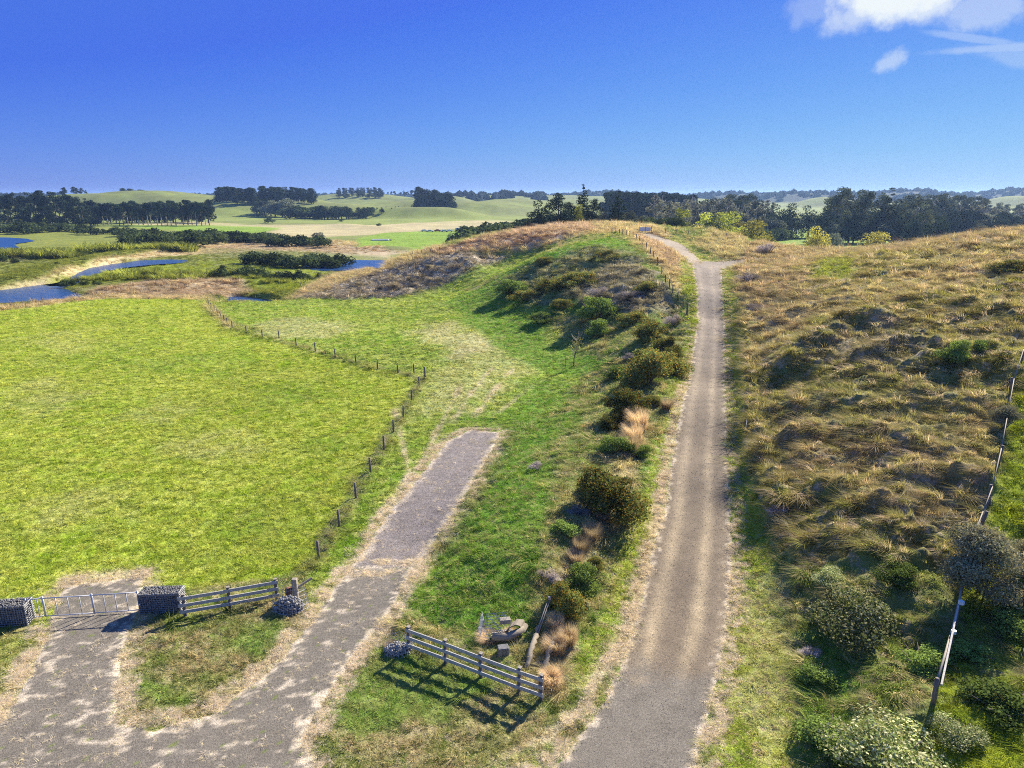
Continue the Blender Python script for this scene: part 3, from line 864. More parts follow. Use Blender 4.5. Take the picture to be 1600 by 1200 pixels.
WM = water_mat()
for k, lab in (("lake", "blue rippled water beyond the far edge of the paddock"), ("creek", "narrow curving water round the yellow reed island"),
               ("pond", "small dark pond behind the brown ridge foot"), ("puddle", "shallow pale pool at the paddock corner"),
               ("mere", "far strip of blue water in the marsh"), ("inlet", "tiny inlet between the reeds")):
    P = np.array([raycast(a, b) for a, b in POLY_WATER[k]])
    lo, hi = P.min(0) - 8, P.max(0) + 8
    X, Y = np.meshgrid(np.arange(lo[0], hi[0], .8), np.arange(lo[1], hi[1], .8))
    keep = (sd_world(P, X, Y) > -3.0)
    q = keep[:-1, :-1] | keep[1:, :-1] | keep[:-1, 1:] | keep[1:, 1:]
    I = np.arange(X.size).reshape(X.shape)
    fc = np.stack([I[:-1, :-1], I[:-1, 1:], I[1:, 1:], I[1:, :-1]], -1)[q]
    used = np.unique(fc); remap = np.full(X.size, -1); remap[used] = np.arange(len(used))
    me = np_mesh(k, np.stack([X, Y, np.full_like(X, -3.0)], -1).reshape(-1, 3)[used], remap[fc])
    me.materials.append(WM)
    tag(obj(k, me), lab, kind="structure")

# ------------------------------------------------------------------ shape helpers
class MB:
    def __init__(s): s.v = []; s.f = []

    def box(s, c, size, rot=None):
        """bevelled box: centre, full size, rotation matrix"""
        hx, hy, hz = [q / 2 for q in size]; b = min(hx, hy, hz) * .16
        pts = []
        for sx in (-1, 1):
            for sy in (-1, 1):
                for sz in (-1, 1):
                    pts += [(sx * (hx - b), sy * (hy - b), sz * hz), (sx * (hx - b), sy * hy, sz * (hz - b)), (sx * hx, sy * (hy - b), sz * (hz - b))]
        s.hull(pts, c, rot)

    def hull(s, pts, c=(0, 0, 0), rot=None):
        import bmesh
        bm = bmesh.new()
        for p in pts: bm.verts.new(p)
        bmesh.ops.convex_hull(bm, input=bm.verts)
        bmesh.ops.dissolve_limit(bm, angle_limit=.02, verts=bm.verts, edges=bm.edges)
        bm.verts.ensure_lookup_table(); bm.verts.index_update()
        o = len(s.v); c = Vector(c)
        for v in bm.verts: s.v.append(((rot @ v.co) if rot else v.co) + c)
        for f in bm.faces: s.f.append([o + v.index for v in f.verts])
        bm.free()

    def tube(s, pts, r, n=6, cap=True):
        pts = [Vector(p) for p in pts]; rs = r if isinstance(r, (list, tuple)) else [r] * len(pts)
        o = len(s.v)
        for i, p in enumerate(pts):
            d = (pts[min(i + 1, len(pts) - 1)] - pts[max(i - 1, 0)]).normalized()
            a = d.cross(Vector((0, 0, 1)) if abs(d.z) < .9 else Vector((1, 0, 0))).normalized(); b = d.cross(a)
            for k in range(n):
                t = 2 * math.pi * k / n
                s.v.append(p + (a * math.cos(t) + b * math.sin(t)) * rs[i])
        for i in range(len(pts) - 1):
            for k in range(n):
                s.f.append([o + i * n + k, o + (i + 1) * n + k, o + (i + 1) * n + (k + 1) % n, o + i * n + (k + 1) % n])
        if cap:
            s.f.append([o + k for k in range(n)][::1]); s.f.append([o + (len(pts) - 1) * n + k for k in range(n)][::-1])

    def bar(s, a, b, w, h):
        """rectangular bar from a to b"""
        a, b = Vector(a), Vector(b); d = b - a; L_ = d.length
        q = d.to_track_quat("X", "Z").to_matrix()
        s.box((a + b) / 2, (L_, w, h), q)

    def mesh(s, name, m=None, smooth=False):
        me = bpy.data.meshes.new(name); me.from_pydata([tuple(v) for v in s.v], [], s.f); me.update()
        if smooth: me.polygons.foreach_set("use_smooth", [True] * len(me.polygons))
        if m: me.materials.append(m)
        return me


def thing(name, label, cat, loc=(0, 0, 0), rz=0, group=None):
    o = bpy.data.objects.new(name, None); COL.objects.link(o); o.location = loc; o.rotation_euler = (0, 0, rz)
    o.empty_display_size = .2
    return tag(o, label, cat, group)


def part(name, me, parent, loc=(0, 0, 0), rot=(0, 0, 0), label=None):
    o = link(bpy.data.objects.new(name, me), parent); o.location = loc; o.rotation_euler = rot
    return tag(o, label)


M_WOOD = mat("weathered_grey_wood", (.47, .44, .38), .85, var=.35, scale=14, bump=.4)
M_WOODP = mat("pale_timber", (.30, .26, .20), .85, var=.3, scale=10, bump=.3)
M_POST = mat("dark_post_wood", (.17, .14, .12), .9, var=.35, scale=12, bump=.4)
M_BARK = mat("bark", (.12, .095, .075), .9, var=.35, scale=5, bump=.5)
M_PALEBARK = mat("pale_bark", (.36, .33, .29), .85, var=.3, scale=3)
M_GALV = mat("galvanised_steel", (.50, .51, .53), .5, metal=.3, var=.12, scale=20)
M_WIRE = mat("wire", (.16, .155, .15), .8, metal=.0, var=.1)
M_STONE = mat("grey_stone", (.150, .145, .138), .85, var=.55, scale=9, bump=.5)
M_STONEP = mat("pale_stone", (.30, .285, .26), .85, var=.4, scale=9, bump=.5)
M_RUST = mat("rusty_steel", (.20, .085, .045), .85, var=.4, scale=10)
M_CONC = mat("old_concrete", (.38, .36, .32), .9, var=.2, scale=6, bump=.3)
M_WHITE = mat("white_paint", (.78, .78, .76), .5, var=.06)
M_CLOTH = mat("grey_mesh_cloth", (.28, .235, .17), .9, var=.3, scale=20, bump=.5)
M_DARK = mat("black_rubber", (.03, .03, .03), .8, var=.1)


def foliage_mat(name, color=None, attr="var", trans=.3, rv=.45):
    m = bpy.data.materials.new(name); m.use_nodes = True
    nt = m.node_tree; nt.nodes.clear(); N, L = nt.nodes.new, nt.links.new
    out = N("ShaderNodeOutputMaterial"); mixs = N("ShaderNodeMixShader"); mixs.inputs[0].default_value = trans
    df = N("ShaderNodeBsdfDiffuse"); tr = N("ShaderNodeBsdfTranslucent")
    at = N("ShaderNodeAttribute"); at.attribute_name = attr
    mu = N("ShaderNodeMix"); mu.data_type = "RGBA"; mu.blend_type = "MULTIPLY"; mu.inputs[0].default_value = 1
    if color is None:
        ti = N("ShaderNodeAttribute"); ti.attribute_type = "INSTANCER"; ti.attribute_name = "tint"; L(ti.outputs["Color"], mu.inputs[6])
    else:
        mu.inputs[6].default_value = (*color, 1)
    L(at.outputs["Color"], mu.inputs[7])
    col = mu.outputs[2]
    if color is not None:
        oi = N("ShaderNodeObjectInfo"); mr = N("ShaderNodeMapRange"); L(oi.outputs["Random"], mr.inputs[0])
        mr.inputs[3].default_value = 1 - rv; mr.inputs[4].default_value = 1 + rv
        m2 = N("ShaderNodeMix"); m2.data_type = "RGBA"; m2.blend_type = "MULTIPLY"; m2.inputs[0].default_value = 1
        L(col, m2.inputs[6]); L(mr.outputs[0], m2.inputs[7]); col = m2.outputs[2]
    L(col, df.inputs[0])
    m3 = N("ShaderNodeMix"); m3.data_type = "RGBA"; m3.blend_type = "MULTIPLY"; m3.inputs[0].default_value = 1
    L(col, m3.inputs[6]); m3.inputs[7].default_value = (1.15, 1.12, .85, 1); L(m3.outputs[2], tr.inputs[0])
    L(df.outputs[0], mixs.inputs[1]); L(tr.outputs[0], mixs.inputs[2]); L(mixs.outputs[0], out.inputs[0])
    return m


def blade_mesh(nb, h, rad, w, droop, seed, lean=(0, 0), segs=2, spread=.6, hv=.4):
    rg = np.random.default_rng(seed); V = []; Fq = []; C = []
    for i in range(nb):
        a = rg.uniform(0, 6.283); r = rad * math.sqrt(rg.uniform()) * .7
        base = np.array([math.cos(a) * r, math.sin(a) * r, -.04 * h])
        az = a + rg.uniform(-.8, .8); out = np.array([math.cos(az), math.sin(az), 0]) * spread * rad + np.array([lean[0], lean[1], 0]) * rg.uniform(.4, 1.2)
        hh = h * rg.uniform(1 - hv, 1 + hv); s = np.array([-math.sin(az + rg.uniform(-1, 1)), math.cos(az), 0]) * w * .5
        o_ = len(V); col = rg.uniform(.65, 1.4) * np.array([1, rg.uniform(.92, 1.06), rg.uniform(.8, 1.2)])
        for k in range(segs + 1):
            t = k / segs
            p = base + out * (t ** 1.5) * (1 + droop) + np.array([0, 0, hh * (t - droop * .6 * t * t * t)])
            ww = (1 - t * .85)
            V += [p - s * ww, p + s * ww]; C += [col, col]
        for k in range(segs): Fq.append((o_ + 2 * k, o_ + 2 * k + 1, o_ + 2 * k + 3, o_ + 2 * k + 2))
    return np.array(V), np.array(Fq), np.array(C)


# ------------------------------------------------------------------ foliage meshes
def leaf_quads(P, Nn, size, aspect=.6, rng=RNG, flat=.6):
    """one quad leaf per point, roughly facing Nn"""
    n_ = len(P)
    rnd = rng.normal(size=(n_, 3))
    nn = Nn * flat + rnd * (1 - flat) * .9; nn /= np.linalg.norm(nn, axis=1, keepdims=True) + 1e-9
    t = np.cross(nn, rng.normal(size=(n_, 3))); t /= np.linalg.norm(t, axis=1, keepdims=True) + 1e-9
    b = np.cross(nn, t)
    s = (size * rng.uniform(.6, 1.3, n_))[:, None]
    V = np.stack([P - t * s * .5, P + b * s * aspect * .5, P + t * s * .5, P - b * s * aspect * .5], 1).reshape(-1, 3)
    Fq = np.arange(n_ * 4).reshape(-1, 4)
    return V, Fq


def crown_mesh(name, lobes, n_, size, material, seed=1, tone=.3, shell=(.72, 1.06), tints=None, aspect=.6):
    rng = np.random.default_rng(seed)
    lob = np.array(lobes, float)
    area = (lob[:, 3] * lob[:, 4] + lob[:, 4] * lob[:, 5] + lob[:, 3] * lob[:, 5]); area /= area.sum()
    k = rng.choice(len(lob), n_, p=area)
    d = rng.normal(size=(n_, 3)); d /= np.linalg.norm(d, axis=1, keepdims=True)
    rr = rng.uniform(shell[0], shell[1], n_)[:, None]
    # clump the surface
    bump = 1 + .16 * np.sin(d[:, :1] * 9 + k[:, None]) * np.sin(d[:, 1:2] * 8 + k[:, None] * 2) + .1 * np.sin(d[:, 2:3] * 13)
    P = lob[k, :3] + d * lob[k, 3:6] * rr * bump
    V, Fq = leaf_quads(P, d, size, aspect, rng)
    me = np_mesh(name, V, Fq)
    lt = rng.uniform(1 - tone, 1 + tone, len(lob))[k] * rng.uniform(1 - tone, 1 + tone, n_)
    c = np.repeat(lt, 4)[:, None] * np.ones(3)
    if tints is not None:
        tt = np.array(tints)[rng.integers(0, len(tints), n_)]; c = c * np.repeat(tt, 4, 0)
    set_attr(me, "var", c)
    me.materials.append(material)
    return me


def rand_lobes(rng, n_, rx, rz, z0, z1, lr=(.3, .5), profile="dome"):
    out = []
    for i in range(n_):
        t = rng.uniform(0, 1)
        z = z0 + (z1 - z0) * t
        w = {"dome": math.sqrt(max(.05, 1 - t ** 2 * .85)), "cone": 1.02 - t, "col": .9 * math.sin(math.pi * (.15 + .8 * t)) ** .5, "umb": .35 + .65 * math.sin(math.pi * min(1, .25 + .6 * t))}[profile]
        a = rng.uniform(0, 6.283); r = rx * w * rng.uniform(.25, .85)
        s = rng.uniform(*lr) * rx * (.55 + .6 * w)
        out.append((math.cos(a) * r, math.sin(a) * r, z, s, s, s * rng.uniform(.55, .85) * rz))
    return out


def trunk_mesh(name, h, r, m, seed=0, limbs=5, spread=2.0, top=.9, lean=.0):
    rg = random.Random(seed); mb = MB()
    pts = [(0, 0, -.6)]
    for i in range(1, 6):
        t = i / 5; pts.append((rg.uniform(-.15, .15) * t + lean * t, rg.uniform(-.15, .15) * t, h * t))
    mb.tube(pts, [r * (1.25 if i == 0 else 1 - .8 * i / 5) for i in range(6)], 7)
    for i in range(limbs):
        t = rg.uniform(.35, .85); a = rg.uniform(0, 6.28); z = h * t; L_ = spread * rg.uniform(.6, 1.1)
        x, y = lean * t, 0
        mb.tube([(x, y, z), (x + math.cos(a) * L_ * .5, y + math.sin(a) * L_ * .5, z + L_ * .35), (x + math.cos(a) * L_, y + math.sin(a) * L_, z + L_ * .9)], [r * .45, r * .28, r * .08], 5)
    return mb.mesh(name, m, True)


FM = {
    "pine": foliage_mat("pine_foliage", (.045, .068, .034), trans=.12),
    "macro": foliage_mat("cypress_foliage", (.038, .058, .028), trans=.12),
    "gum": foliage_mat("gum_foliage", (.110, .130, .070), trans=.2),
    "poplar": foliage_mat("thin_poplar_foliage", (.22, .22, .15), trans=.3),
    "willow": foliage_mat("yellow_willow_foliage", (.30, .33, .055), trans=.45),
    "olive": foliage_mat("olive_foliage", (.38, .35, .07), trans=.4),
    "greyshrub": foliage_mat("grey_shrub_foliage", (.17, .19, .13), trans=.25),
    "scrub": foliage_mat("dark_scrub_foliage", (.085, .115, .042), trans=.25),
    "coprosma": foliage_mat("coprosma_foliage", (.20, .27, .06), trans=.3),
    "bramble": foliage_mat("bramble_foliage", (.19, .21, .065), trans=.35),
    "flower": foliage_mat("pale_leaf_foliage", (.52, .50, .27), trans=.3),
    "manuka": foliage_mat("grey_green_manuka_foliage", (.33, .31, .20), trans=.25),
    "tan": foliage_mat("dry_grass_foliage", (.60, .47, .30), trans=.4),
    "reed": foliage_mat("marsh_reed", (.300, .330, .060), trans=.4),
    "twig": foliage_mat("grey_twigs", (.42, .36, .33), trans=.2),
}

# every tree prototype is about 1 high unit = real metres at its nominal height
PROTO = {}


def proto(kind, h, cr, tr, extra=None):
    PROTO.setdefault(kind, []).append((h, cr, tr, extra or []))


rg_ = np.random.default_rng(5)
for s_ in range(3):
    proto("pine", 20, crown_mesh("pine_crown", rand_lobes(rg_, 13, 5.2, 1, 8.5, 18.5, (.28, .45), "dome"), 2100, .85, FM["pine"], s_), trunk_mesh("pine_trunk", 16, .38, M_PALEBARK if s_ == 0 else M_BARK, s_, 7, 3.5))
for s_ in range(2):
    proto("bushpine", 16, crown_mesh("shelter_crown", rand_lobes(rg_, 14, 5.5, 1.1, 3.0, 14.3, (.32, .48), "dome"), 2300, .85, FM["macro"], 10 + s_), trunk_mesh("shelter_trunk", 13, .4, M_BARK, s_ + 4, 5, 3))
for s_ in range(2):
    proto("macro", 14, crown_mesh("cypress_crown", rand_lobes(rg_, 18, 6.8, .95, 2.0, 12.2, (.26, .42), "dome"), 3600, .62, FM["macro"], 20 + s_), trunk_mesh("cypress_trunk", 10, .5, M_BARK, s_ + 8, 6, 3.5))
for s_ in range(2):
    lob = []
    for i in range(17):
        t = i / 16; z = 2 + 15.5 * t; w = 4.6 * (1.03 - t) ** .8
        for k in range(3 if t < .8 else 1):
            a = rg_.uniform(0, 6.28); lob.append((math.cos(a) * w * .5, math.sin(a) * w * .5, z, w * .55 + .2, w * .55 + .2, .55))
    proto("conifer", 18, crown_mesh("conifer_crown", lob, 3000, .6, FM["macro"], 30 + s_, shell=(.3, 1.1)), trunk_mesh("conifer_trunk", 17, .3, M_BARK, s_ + 12, 0))
for s_ in range(3):
    proto("gum", 24, crown_mesh("gum_crown", rand_lobes(rg_, 26, 8.5, .95, 4.5, 22.0, (.24, .36), "dome"), 5200, .8, FM["gum"], 40 + s_), trunk_mesh("gum_trunk", 20, .55, M_PALEBARK, s_ + 16, 12, 6))
for s_ in range(3):
    proto("poplar", 20, crown_mesh("poplar_crown", rand_lobes(rg_, 16, 2.6, 1.5, 3, 18, (.3, .5), "col"), 1500, .55, FM["poplar"], 50 + s_, shell=(.2, 1.15)), trunk_mesh("poplar_trunk", 18.5, .3, M_PALEBARK, s_ + 20, 16, 2.0))
for s_ in range(2):
    proto("willow", 12, crown_mesh("willow_crown", rand_lobes(rg_, 12, 4.6, 1.1, 2.0, 10, (.34, .5), "dome"), 2600, .5, FM["willow"], 60 + s_), trunk_mesh("willow_trunk", 8, .3, M_BARK, s_ + 30, 5, 2.5))
    proto("olivetree", 10, crown_mesh("olive_crown", rand_lobes(rg_, 12, 3.9, 1.3, 1.6, 8, (.34, .5), "dome"), 2600, .42, FM["olive"], 70 + s_), trunk_mesh("olive_trunk", 7, .25, M_BARK, s_ + 33, 5, 2))
    proto("greytree", 9, crown_mesh("grey_crown", rand_lobes(rg_, 14, 4.4, .95, 1.5, 7.6, (.28, .42), "dome"), 2300, .5, FM["greyshrub"], 80 + s_), trunk_mesh("grey_trunk", 6, .25, M_BARK, s_ + 36, 5, 2))
    proto("scrubbush", 3, crown_mesh("scrub_crown", rand_lobes(rg_, 9, 1.9, .9, .5, 2.4, (.35, .55), "dome"), 700, .42, FM["scrub"], 90 + s_), None)
    _v, _f, _c = blade_mesh(260, 2.0, 2.0, .16, .3, 120 + s_, (-.2, 0), 2, .4, .4)
    _m = np_mesh("reed_leaves", _v, _f); set_attr(_m, "var", _c); _m.materials.append(FM["reed"])
    proto("reeds", 2, _m, None)
    proto("sparse", 30, crown_mesh("sparse_crown", rand_lobes(rg_, 9, 7.0, .6, 23, 29, (.12, .2), "umb"), 600, .7, FM["gum"], 95 + s_), trunk_mesh("sparse_trunk", 26, .4, M_PALEBARK, s_ + 40, 9, 6))

TREENAME = {"pine": "pine_tree", "bushpine": "shelterbelt_pine", "macro": "cypress_tree", "conifer": "conifer_tree", "gum": "gum_tree", "poplar": "poplar_tree",
            "willow": "willow_tree", "olivetree": "young_willow", "greytree": "grey_leaved_tree", "scrubbush": "scrub_bush", "sparse": "tall_sparse_tree", "reeds": "reed_clump"}
RGT = random.Random(3)


def tree(kind, px, d, pytop, label, cat="tree", group=None, widen=1.0, hmin=1.2, rz=None):
    """px: column, d: metres away, pytop: height of the top, turned at once into a place and size in metres"""
    z = 0.0
    for _ in range(3):
        x, y = at_y(px, d, z); z = float(Hz(x, y))
    ang = math.atan((pytop - 600) / F) + PITCH
    depth = y * CP + (CAMZ - z) * SP
    ztop = CAMZ - y * math.tan(ang)
    h = max(hmin, ztop - z)
    H0, cr, tr, _e = RGT.choice(PROTO[kind])
    s = h / H0
    o = thing(TREENAME[kind], label, cat, (x, y, z - .1), RGT.uniform(0, 6.28) if rz is None else rz, group)
    o.scale = (s * widen, s * widen, s)
    nm = "leaves" if kind == "reeds" else "foliage" if kind == "scrubbush" else "crown"
    part(nm, cr, o)
    if tr: part("trunk", tr, o)
    return o


def lerp(a, b, t): return a + (b - a) * t


ORD = ["leftmost", "second from left", "third from left", "fourth from left", "fifth from left", "sixth from left", "seventh from left", "eighth from left",
       "ninth from left", "tenth from left", "eleventh from left", "twelfth from left"]
PARTS = ["left end", "left part", "middle", "right part", "right end"]


def row(kind, p0, p1, n_, label, group, d0, d1, y0, y1, jd=12, jy=3, widen=1.0, jx=4, cat="tree"):
    jx = min(jx, .4 * abs(p1 - p0) / n_) if n_ <= 12 else jx
    for i in range(n_):
        t = (i + .5) / n_
        lb = label + ", " + (ORD[i] if n_ <= 12 else PARTS[int(t * 5)])
        if i == n_ - 1: lb = label + ", rightmost"
        tree(kind, lerp(p0, p1, t) + RGT.uniform(-jx, jx), lerp(d0, d1, t) + RGT.uniform(-jd, jd), lerp(y0, y1, t) + RGT.uniform(-jy, jy), lb, cat, group, widen * RGT.uniform(.85, 1.2))


# left pine wood
row("pine", 150, 334, 24, "dark pine with pale trunk in the front row of the left wood", "pines along the front edge of the left wood", 560, 560, 316, 313, 8, 3, .95, 3)
row("bushpine", 150, 330, 18, "dark pine in the rear rows of the long left wood", "pines in the rear rows of the left wood", 610, 610, 314, 311, 15, 3)
row("pine", -30, 60, 10, "tall pine with reddish bare trunk at the left end of the wood", "tall pines at the left end of the wood", 620, 600, 302, 300, 20, 4, 1.0)
row("pine", 60, 150, 11, "tall pine where the wood rises highest on the left", "tall pines in the highest part of the left wood", 600, 580, 294, 311, 20, 3)
row("bushpine", -30, 150, 14, "dark bushy pine low in the left end of the wood", "bushy pines low in the left wood", 540, 545, 322, 322, 15, 4, 1.1)
row("bushpine", 92, 140, 6, "bluish pine in the clump behind the left wood", "pines behind the left wood", 980, 1000, 290, 295, 20, 2, 1.1)
row("bushpine", 190, 245, 6, "distant pine on top of the tan hill behind the left wood", "pines on top of the tan hill", 1150, 1180, 292, 297, 20, 1, 1.2)
# twin hill clumps
row("bushpine", 340, 402, 11, "dark pine in the left square clump on the hill", "pines of the left square hill clump", 840, 830, 291, 292, 12, 1.5, 1.0, 2)
row("bushpine", 342, 400, 9, "dark pine at the rear of the left square hill clump", "rear pines of the left hill clump", 880, 880, 290, 292, 12, 1.5, 1.0, 2)
row("bushpine", 404, 496, 14, "dark pine in the right rounded clump on the hill", "pines of the right rounded hill clump", 850, 850, 290, 294, 12, 2, 1.05, 3)
row("bushpine", 404, 490, 11, "dark pine at the rear of the rounded hill clump", "rear pines of the rounded hill clump", 900, 900, 289, 292, 12, 2, 1.05, 3)
row("macro", 398, 425, 4, "dark tree at the foot of the twin hill clumps", "dark trees at the foot of the hill clumps", 780, 780, 312, 308, 10, 2)
row("greytree", 418, 452, 4, "grey leafless looking tree below the rounded hill clump", "grey trees below the rounded hill clump", 760, 760, 310, 307, 8, 2, 1.3)
row("scrubbush", 456, 505, 8, "low dark tree in the scrub band under the rounded clump", "low trees under the rounded clump", 720, 720, 321, 322, 8, 2, 1.4, 3, "bush")
row("macro", 500, 548, 9, "low dark tree in the left half of the hillside thicket", "trees of the left hillside thicket", 700, 700, 320, 321, 10, 1, 1.3, 2)
row("macro", 556, 626, 11, "low dark tree in the long thin hillside thicket", "trees of the thin hillside thicket", 710, 760, 322, 325, 10, 1, 1.3, 2)
row("bushpine", 528, 598, 13, "bluish pine of the far oval clump on the skyline", "pines of the far oval clump", 1300, 1300, 292, 292, 15, 1.2, 1.1, 2)
row("bushpine", 528, 598, 8, "bluish pine low at the front of the far oval clump", "front pines of the far oval clump", 1260, 1260, 297, 296, 10, 1.2, 1.2, 2)
row("pine", 604, 652, 8, "small far pine on the skyline between the clumps", "far pines between the clumps", 1400, 1400, 298, 298, 20, 2, 1.2)
row("bushpine", 654, 706, 12, "dark pine of the wedge shaped clump on the middle hill", "pines of the wedge shaped clump", 860, 860, 289, 300, 12, 1.5, 1.0, 2)
row("bushpine", 650, 708, 10, "dark pine at the foot of the wedge shaped clump", "front pines of the wedge shaped clump", 830, 830, 301, 303, 8, 2, 1.1, 2)
for px, d, y, lb in ((592, 520, 348, "lone round bush in the far green field"), (421, 600, 338, "lone small bush in the far field left of the levee"),
                     (535, 640, 341, "tiny dark bush below the hillside thicket")):
    tree("scrubbush", px, d, y, lb, "bush", widen=1.3)
tree("greytree", 498, 340, 356, "reddish dead bush on the levee", "bush", widen=1.0)
# marsh scrub
row("scrubbush", -20, 135, 22, "grey green bush in the band in front of the left wood", "bushes in front of the left wood", 440, 470, 346, 350, 20, 3, 1.5, 5, "bush")
row("scrubbush", 130, 260, 14, "dark bush scattered on the far side of the marsh", "bushes on the far side of the marsh", 430, 400, 354, 357, 18, 3, 1.3, 5, "bush")
row("scrubbush", 200, 345, 26, "dark green bush in the thick marsh scrub", "bushes in the marsh scrub", 330, 350, 364, 358, 35, 4, 1.5, 6, "bush")
row("scrubbush", 345, 440, 12, "low dark bush behind the tan levee", "bushes behind the tan levee", 350, 350, 360, 362, 12, 2, 1.5, 5, "bush")
row("scrubbush", 425, 505, 9, "dark bush in the hollow on the levee top", "bushes in the levee hollow", 330, 320, 366, 366, 8, 2, 1.4, 4, "bush")
row("scrubbush", 130, 300, 9, "dark clump of reeds along the near marsh edge", "dark clumps along the near marsh", 300, 290, 382, 386, 15, 3, 1.2, 9, "bush")
row("scrubbush", 380, 540, 16, "dark bush on the shaded foot of the levee by the pond", "bushes at the levee foot by the pond", 235, 230, 393, 398, 8, 4, 1.3, 6, "bush")
row("scrubbush", 100, 160, 6, "dark bush at the water end of the reed island", "bushes at the water end of the reed island", 182, 178, 436, 440, 3, 3, 1.0, 5, "bush")
row("scrubbush", 330, 520, 18, "green bush on the yellow reed island", "bushes on the reed island", 205, 190, 412, 428, 8, 5, 1.2, 8, "bush")
for px, d, y, lb in ((5, 245, 398, "dark round bush at the far left shore, left of its twin"), (25, 240, 402, "dark round bush at the far left shore, right of its twin"), (90, 215, 421, "dark bush beside the bend of the creek")):
    tree("scrubbush", px, d, y, lb, "bush", widen=1.2)
for a_, b_, n_, d0, d1, y0, y1, lb in ((110, 330, 12, 192, 196, 430, 424, "yellow green reed clump along the near side of the island"), (330, 520, 12, 186, 184, 434, 436, "olive reed clump on the right half of the island"),
                                       (165, 420, 12, 203, 206, 421, 418, "yellow green reed clump along the far side of the island"), (-10, 120, 8, 262, 262, 388, 389, "olive reed clump in the left marsh"),
                                       (130, 300, 10, 285, 290, 380, 378, "olive reed clump in the middle of the marsh")):
    row("reeds", a_, b_, n_, lb, "reed clumps of the marsh", d0, d1, y0, y1, 4, 2, 1.5, 5, "reeds")
# ridge top trees
row("scrubbush", 728, 832, 12, "dark bush in the hedge running down from the ridge trees", "bushes running down from the ridge trees", 330, 285, 352, 338, 10, 3, 1.6, 4, "bush")
for k, px, d, y, w, lb in (
    ("macro", 846, 265, 309, 1.0, "broad dark cypress at the left end of the ridge trees"),
    ("macro", 872, 250, 297, .85, "tallest dark cypress left of the pointed conifer"),
    ("macro", 888, 262, 312, 1.0, "dark cypress just left of the pointed conifer"),
    ("macro", 835, 285, 328, 1.2, "low dark cypress at the hedge end"),
    ("conifer", 910, 265, 287, 1.25, "tall pointed conifer standing above the ridge trees"),
    ("willow", 903, 250, 312, .6, "slim olive tree in front of the pointed conifer"),
    ("macro", 926, 245, 307, .7, "rounded dark tree right of the pointed conifer"),
    ("greytree", 942, 240, 320, .8, "grey green tree between the two conifers"),
    ("conifer", 966, 245, 297, 1.5, "broad pointed conifer right of the ridge trees"),
    ("macro", 958, 240, 322, .6, "small dark tree under the broad conifer"),
    ("greytree", 985, 238, 325, 1.0, "grey green shrub tree right of the broad conifer"),
    ("greytree", 1005, 245, 328, 1.0, "grey shrub tree above the ridge track"),
    ("willow", 1064, 265, 321, .9, "bright yellow topped willow above the ridge track"),
    ("macro", 1056, 258, 330, .8, "dark tree pressed against the yellow topped willow"),
    ("macro", 1108, 262, 334, .8, "dark tree in front of the yellow green willows"),
    ("willow", 1100, 270, 323, .8, "first of three yellow green willows from the track"),
    ("willow", 1122, 268, 322, .9, "middle one of three yellow green willows"),
    ("willow", 1139, 262, 325, 1.0, "last of three yellow green willows, nearest the paddock"),
    ("willow", 1147, 250, 348, .8, "low bright green willow at the end of the willow group"),
    ("olivetree", 1172, 226, 336, 1.5, "olive young willow with orange top at the paddock edge"),
    ("olivetree", 1273, 250, 341, .8, "slim yellow tipped tree alone in the right paddock"),
    ("olivetree", 1362, 240, 354, 1.3, "round yellow tipped tree alone in the right paddock"),
    ("greytree", 1300, 290, 350, .7, "thin grey tree between the two yellow tipped trees"),
    ("gum", 1308, 365, 289, 1.0, "huge domed gum tree, left giant of the right wood"),
    ("gum", 1345, 362, 293, .9, "tall ragged gum tree beside the huge domed one"),
    ("gum", 1382, 358, 304, .9, "gum tree between the ragged gum and the dark cypresses"),
    ("gum", 1425, 370, 303, 1.0, "wide gum tree behind the dark cypresses"),
    ("sparse", 1381, 470, 290, 1.0, "very tall thin tree with a flat sparse top on the skyline"),
    ("macro", 1432, 335, 331, 1.15, "darkest broad cypress at the right paddock corner"),
    ("macro", 1462, 330, 335, 1.0, "dark cypress right of the paddock corner"),
    ("macro", 1290, 375, 318, 1.0, "dark cypress left of the huge domed gum"),
    ("macro", 1325, 350, 332, 1.0, "dark cypress under the huge domed gum"),
    ("macro", 1365, 348, 330, 1.0, "dark cypress under the ragged gum"),
    ("macro", 1398, 350, 330, 1.0, "dark cypress in the middle of the right wood"),
    ("macro", 1212, 395, 316, 1.0, "rounded tree at the far end of the right paddock"),
    ("greytree", 1206, 385, 334, 1.1, "grey rounded tree below the far paddock end"),
    ("macro", 1236, 400, 314, 1.1, "dark rounded tree beside the far paddock end"),
    ("macro", 1262, 405, 318, 1.0, "dark tree closing the gap left of the gums"),
    ("bushpine", 1488, 420, 323, 1.0, "square dark tree, left of the pair behind the hill crest"),
    ("bushpine", 1506, 420, 325, 1.0, "square dark tree, right of the pair behind the hill crest"),
    ("greytree", 1528, 330, 343, .9, "pale flowering tree behind the hill crest"),
    ("macro", 1580, 340, 345, 1.0, "dark bush tree at the right end of the hill crest"),
    ("macro", 1560, 400, 332, 1.0, "dark tree behind the right end of the crest"),
):
    tree(k, px, d, y, lb, widen=w)
row("scrubbush", 1010, 1062, 8, "grey green shrub behind the ridge track", "shrubs behind the ridge track", 238, 240, 339, 340, 6, 2, 1.4, 3, "bush")
row("greytree", 1088, 1130, 5, "grey rounded shrub at the foot of the willows", "grey shrubs at the foot of the willows", 225, 215, 341, 352, 5, 2, 1.0, 3, "bush")
row("scrubbush", 1150, 1230, 9, "low purple grey shrub along the far paddock edge", "shrubs along the far paddock edge", 370, 380, 353, 356, 6, 2, 1.5, 3, "bush")
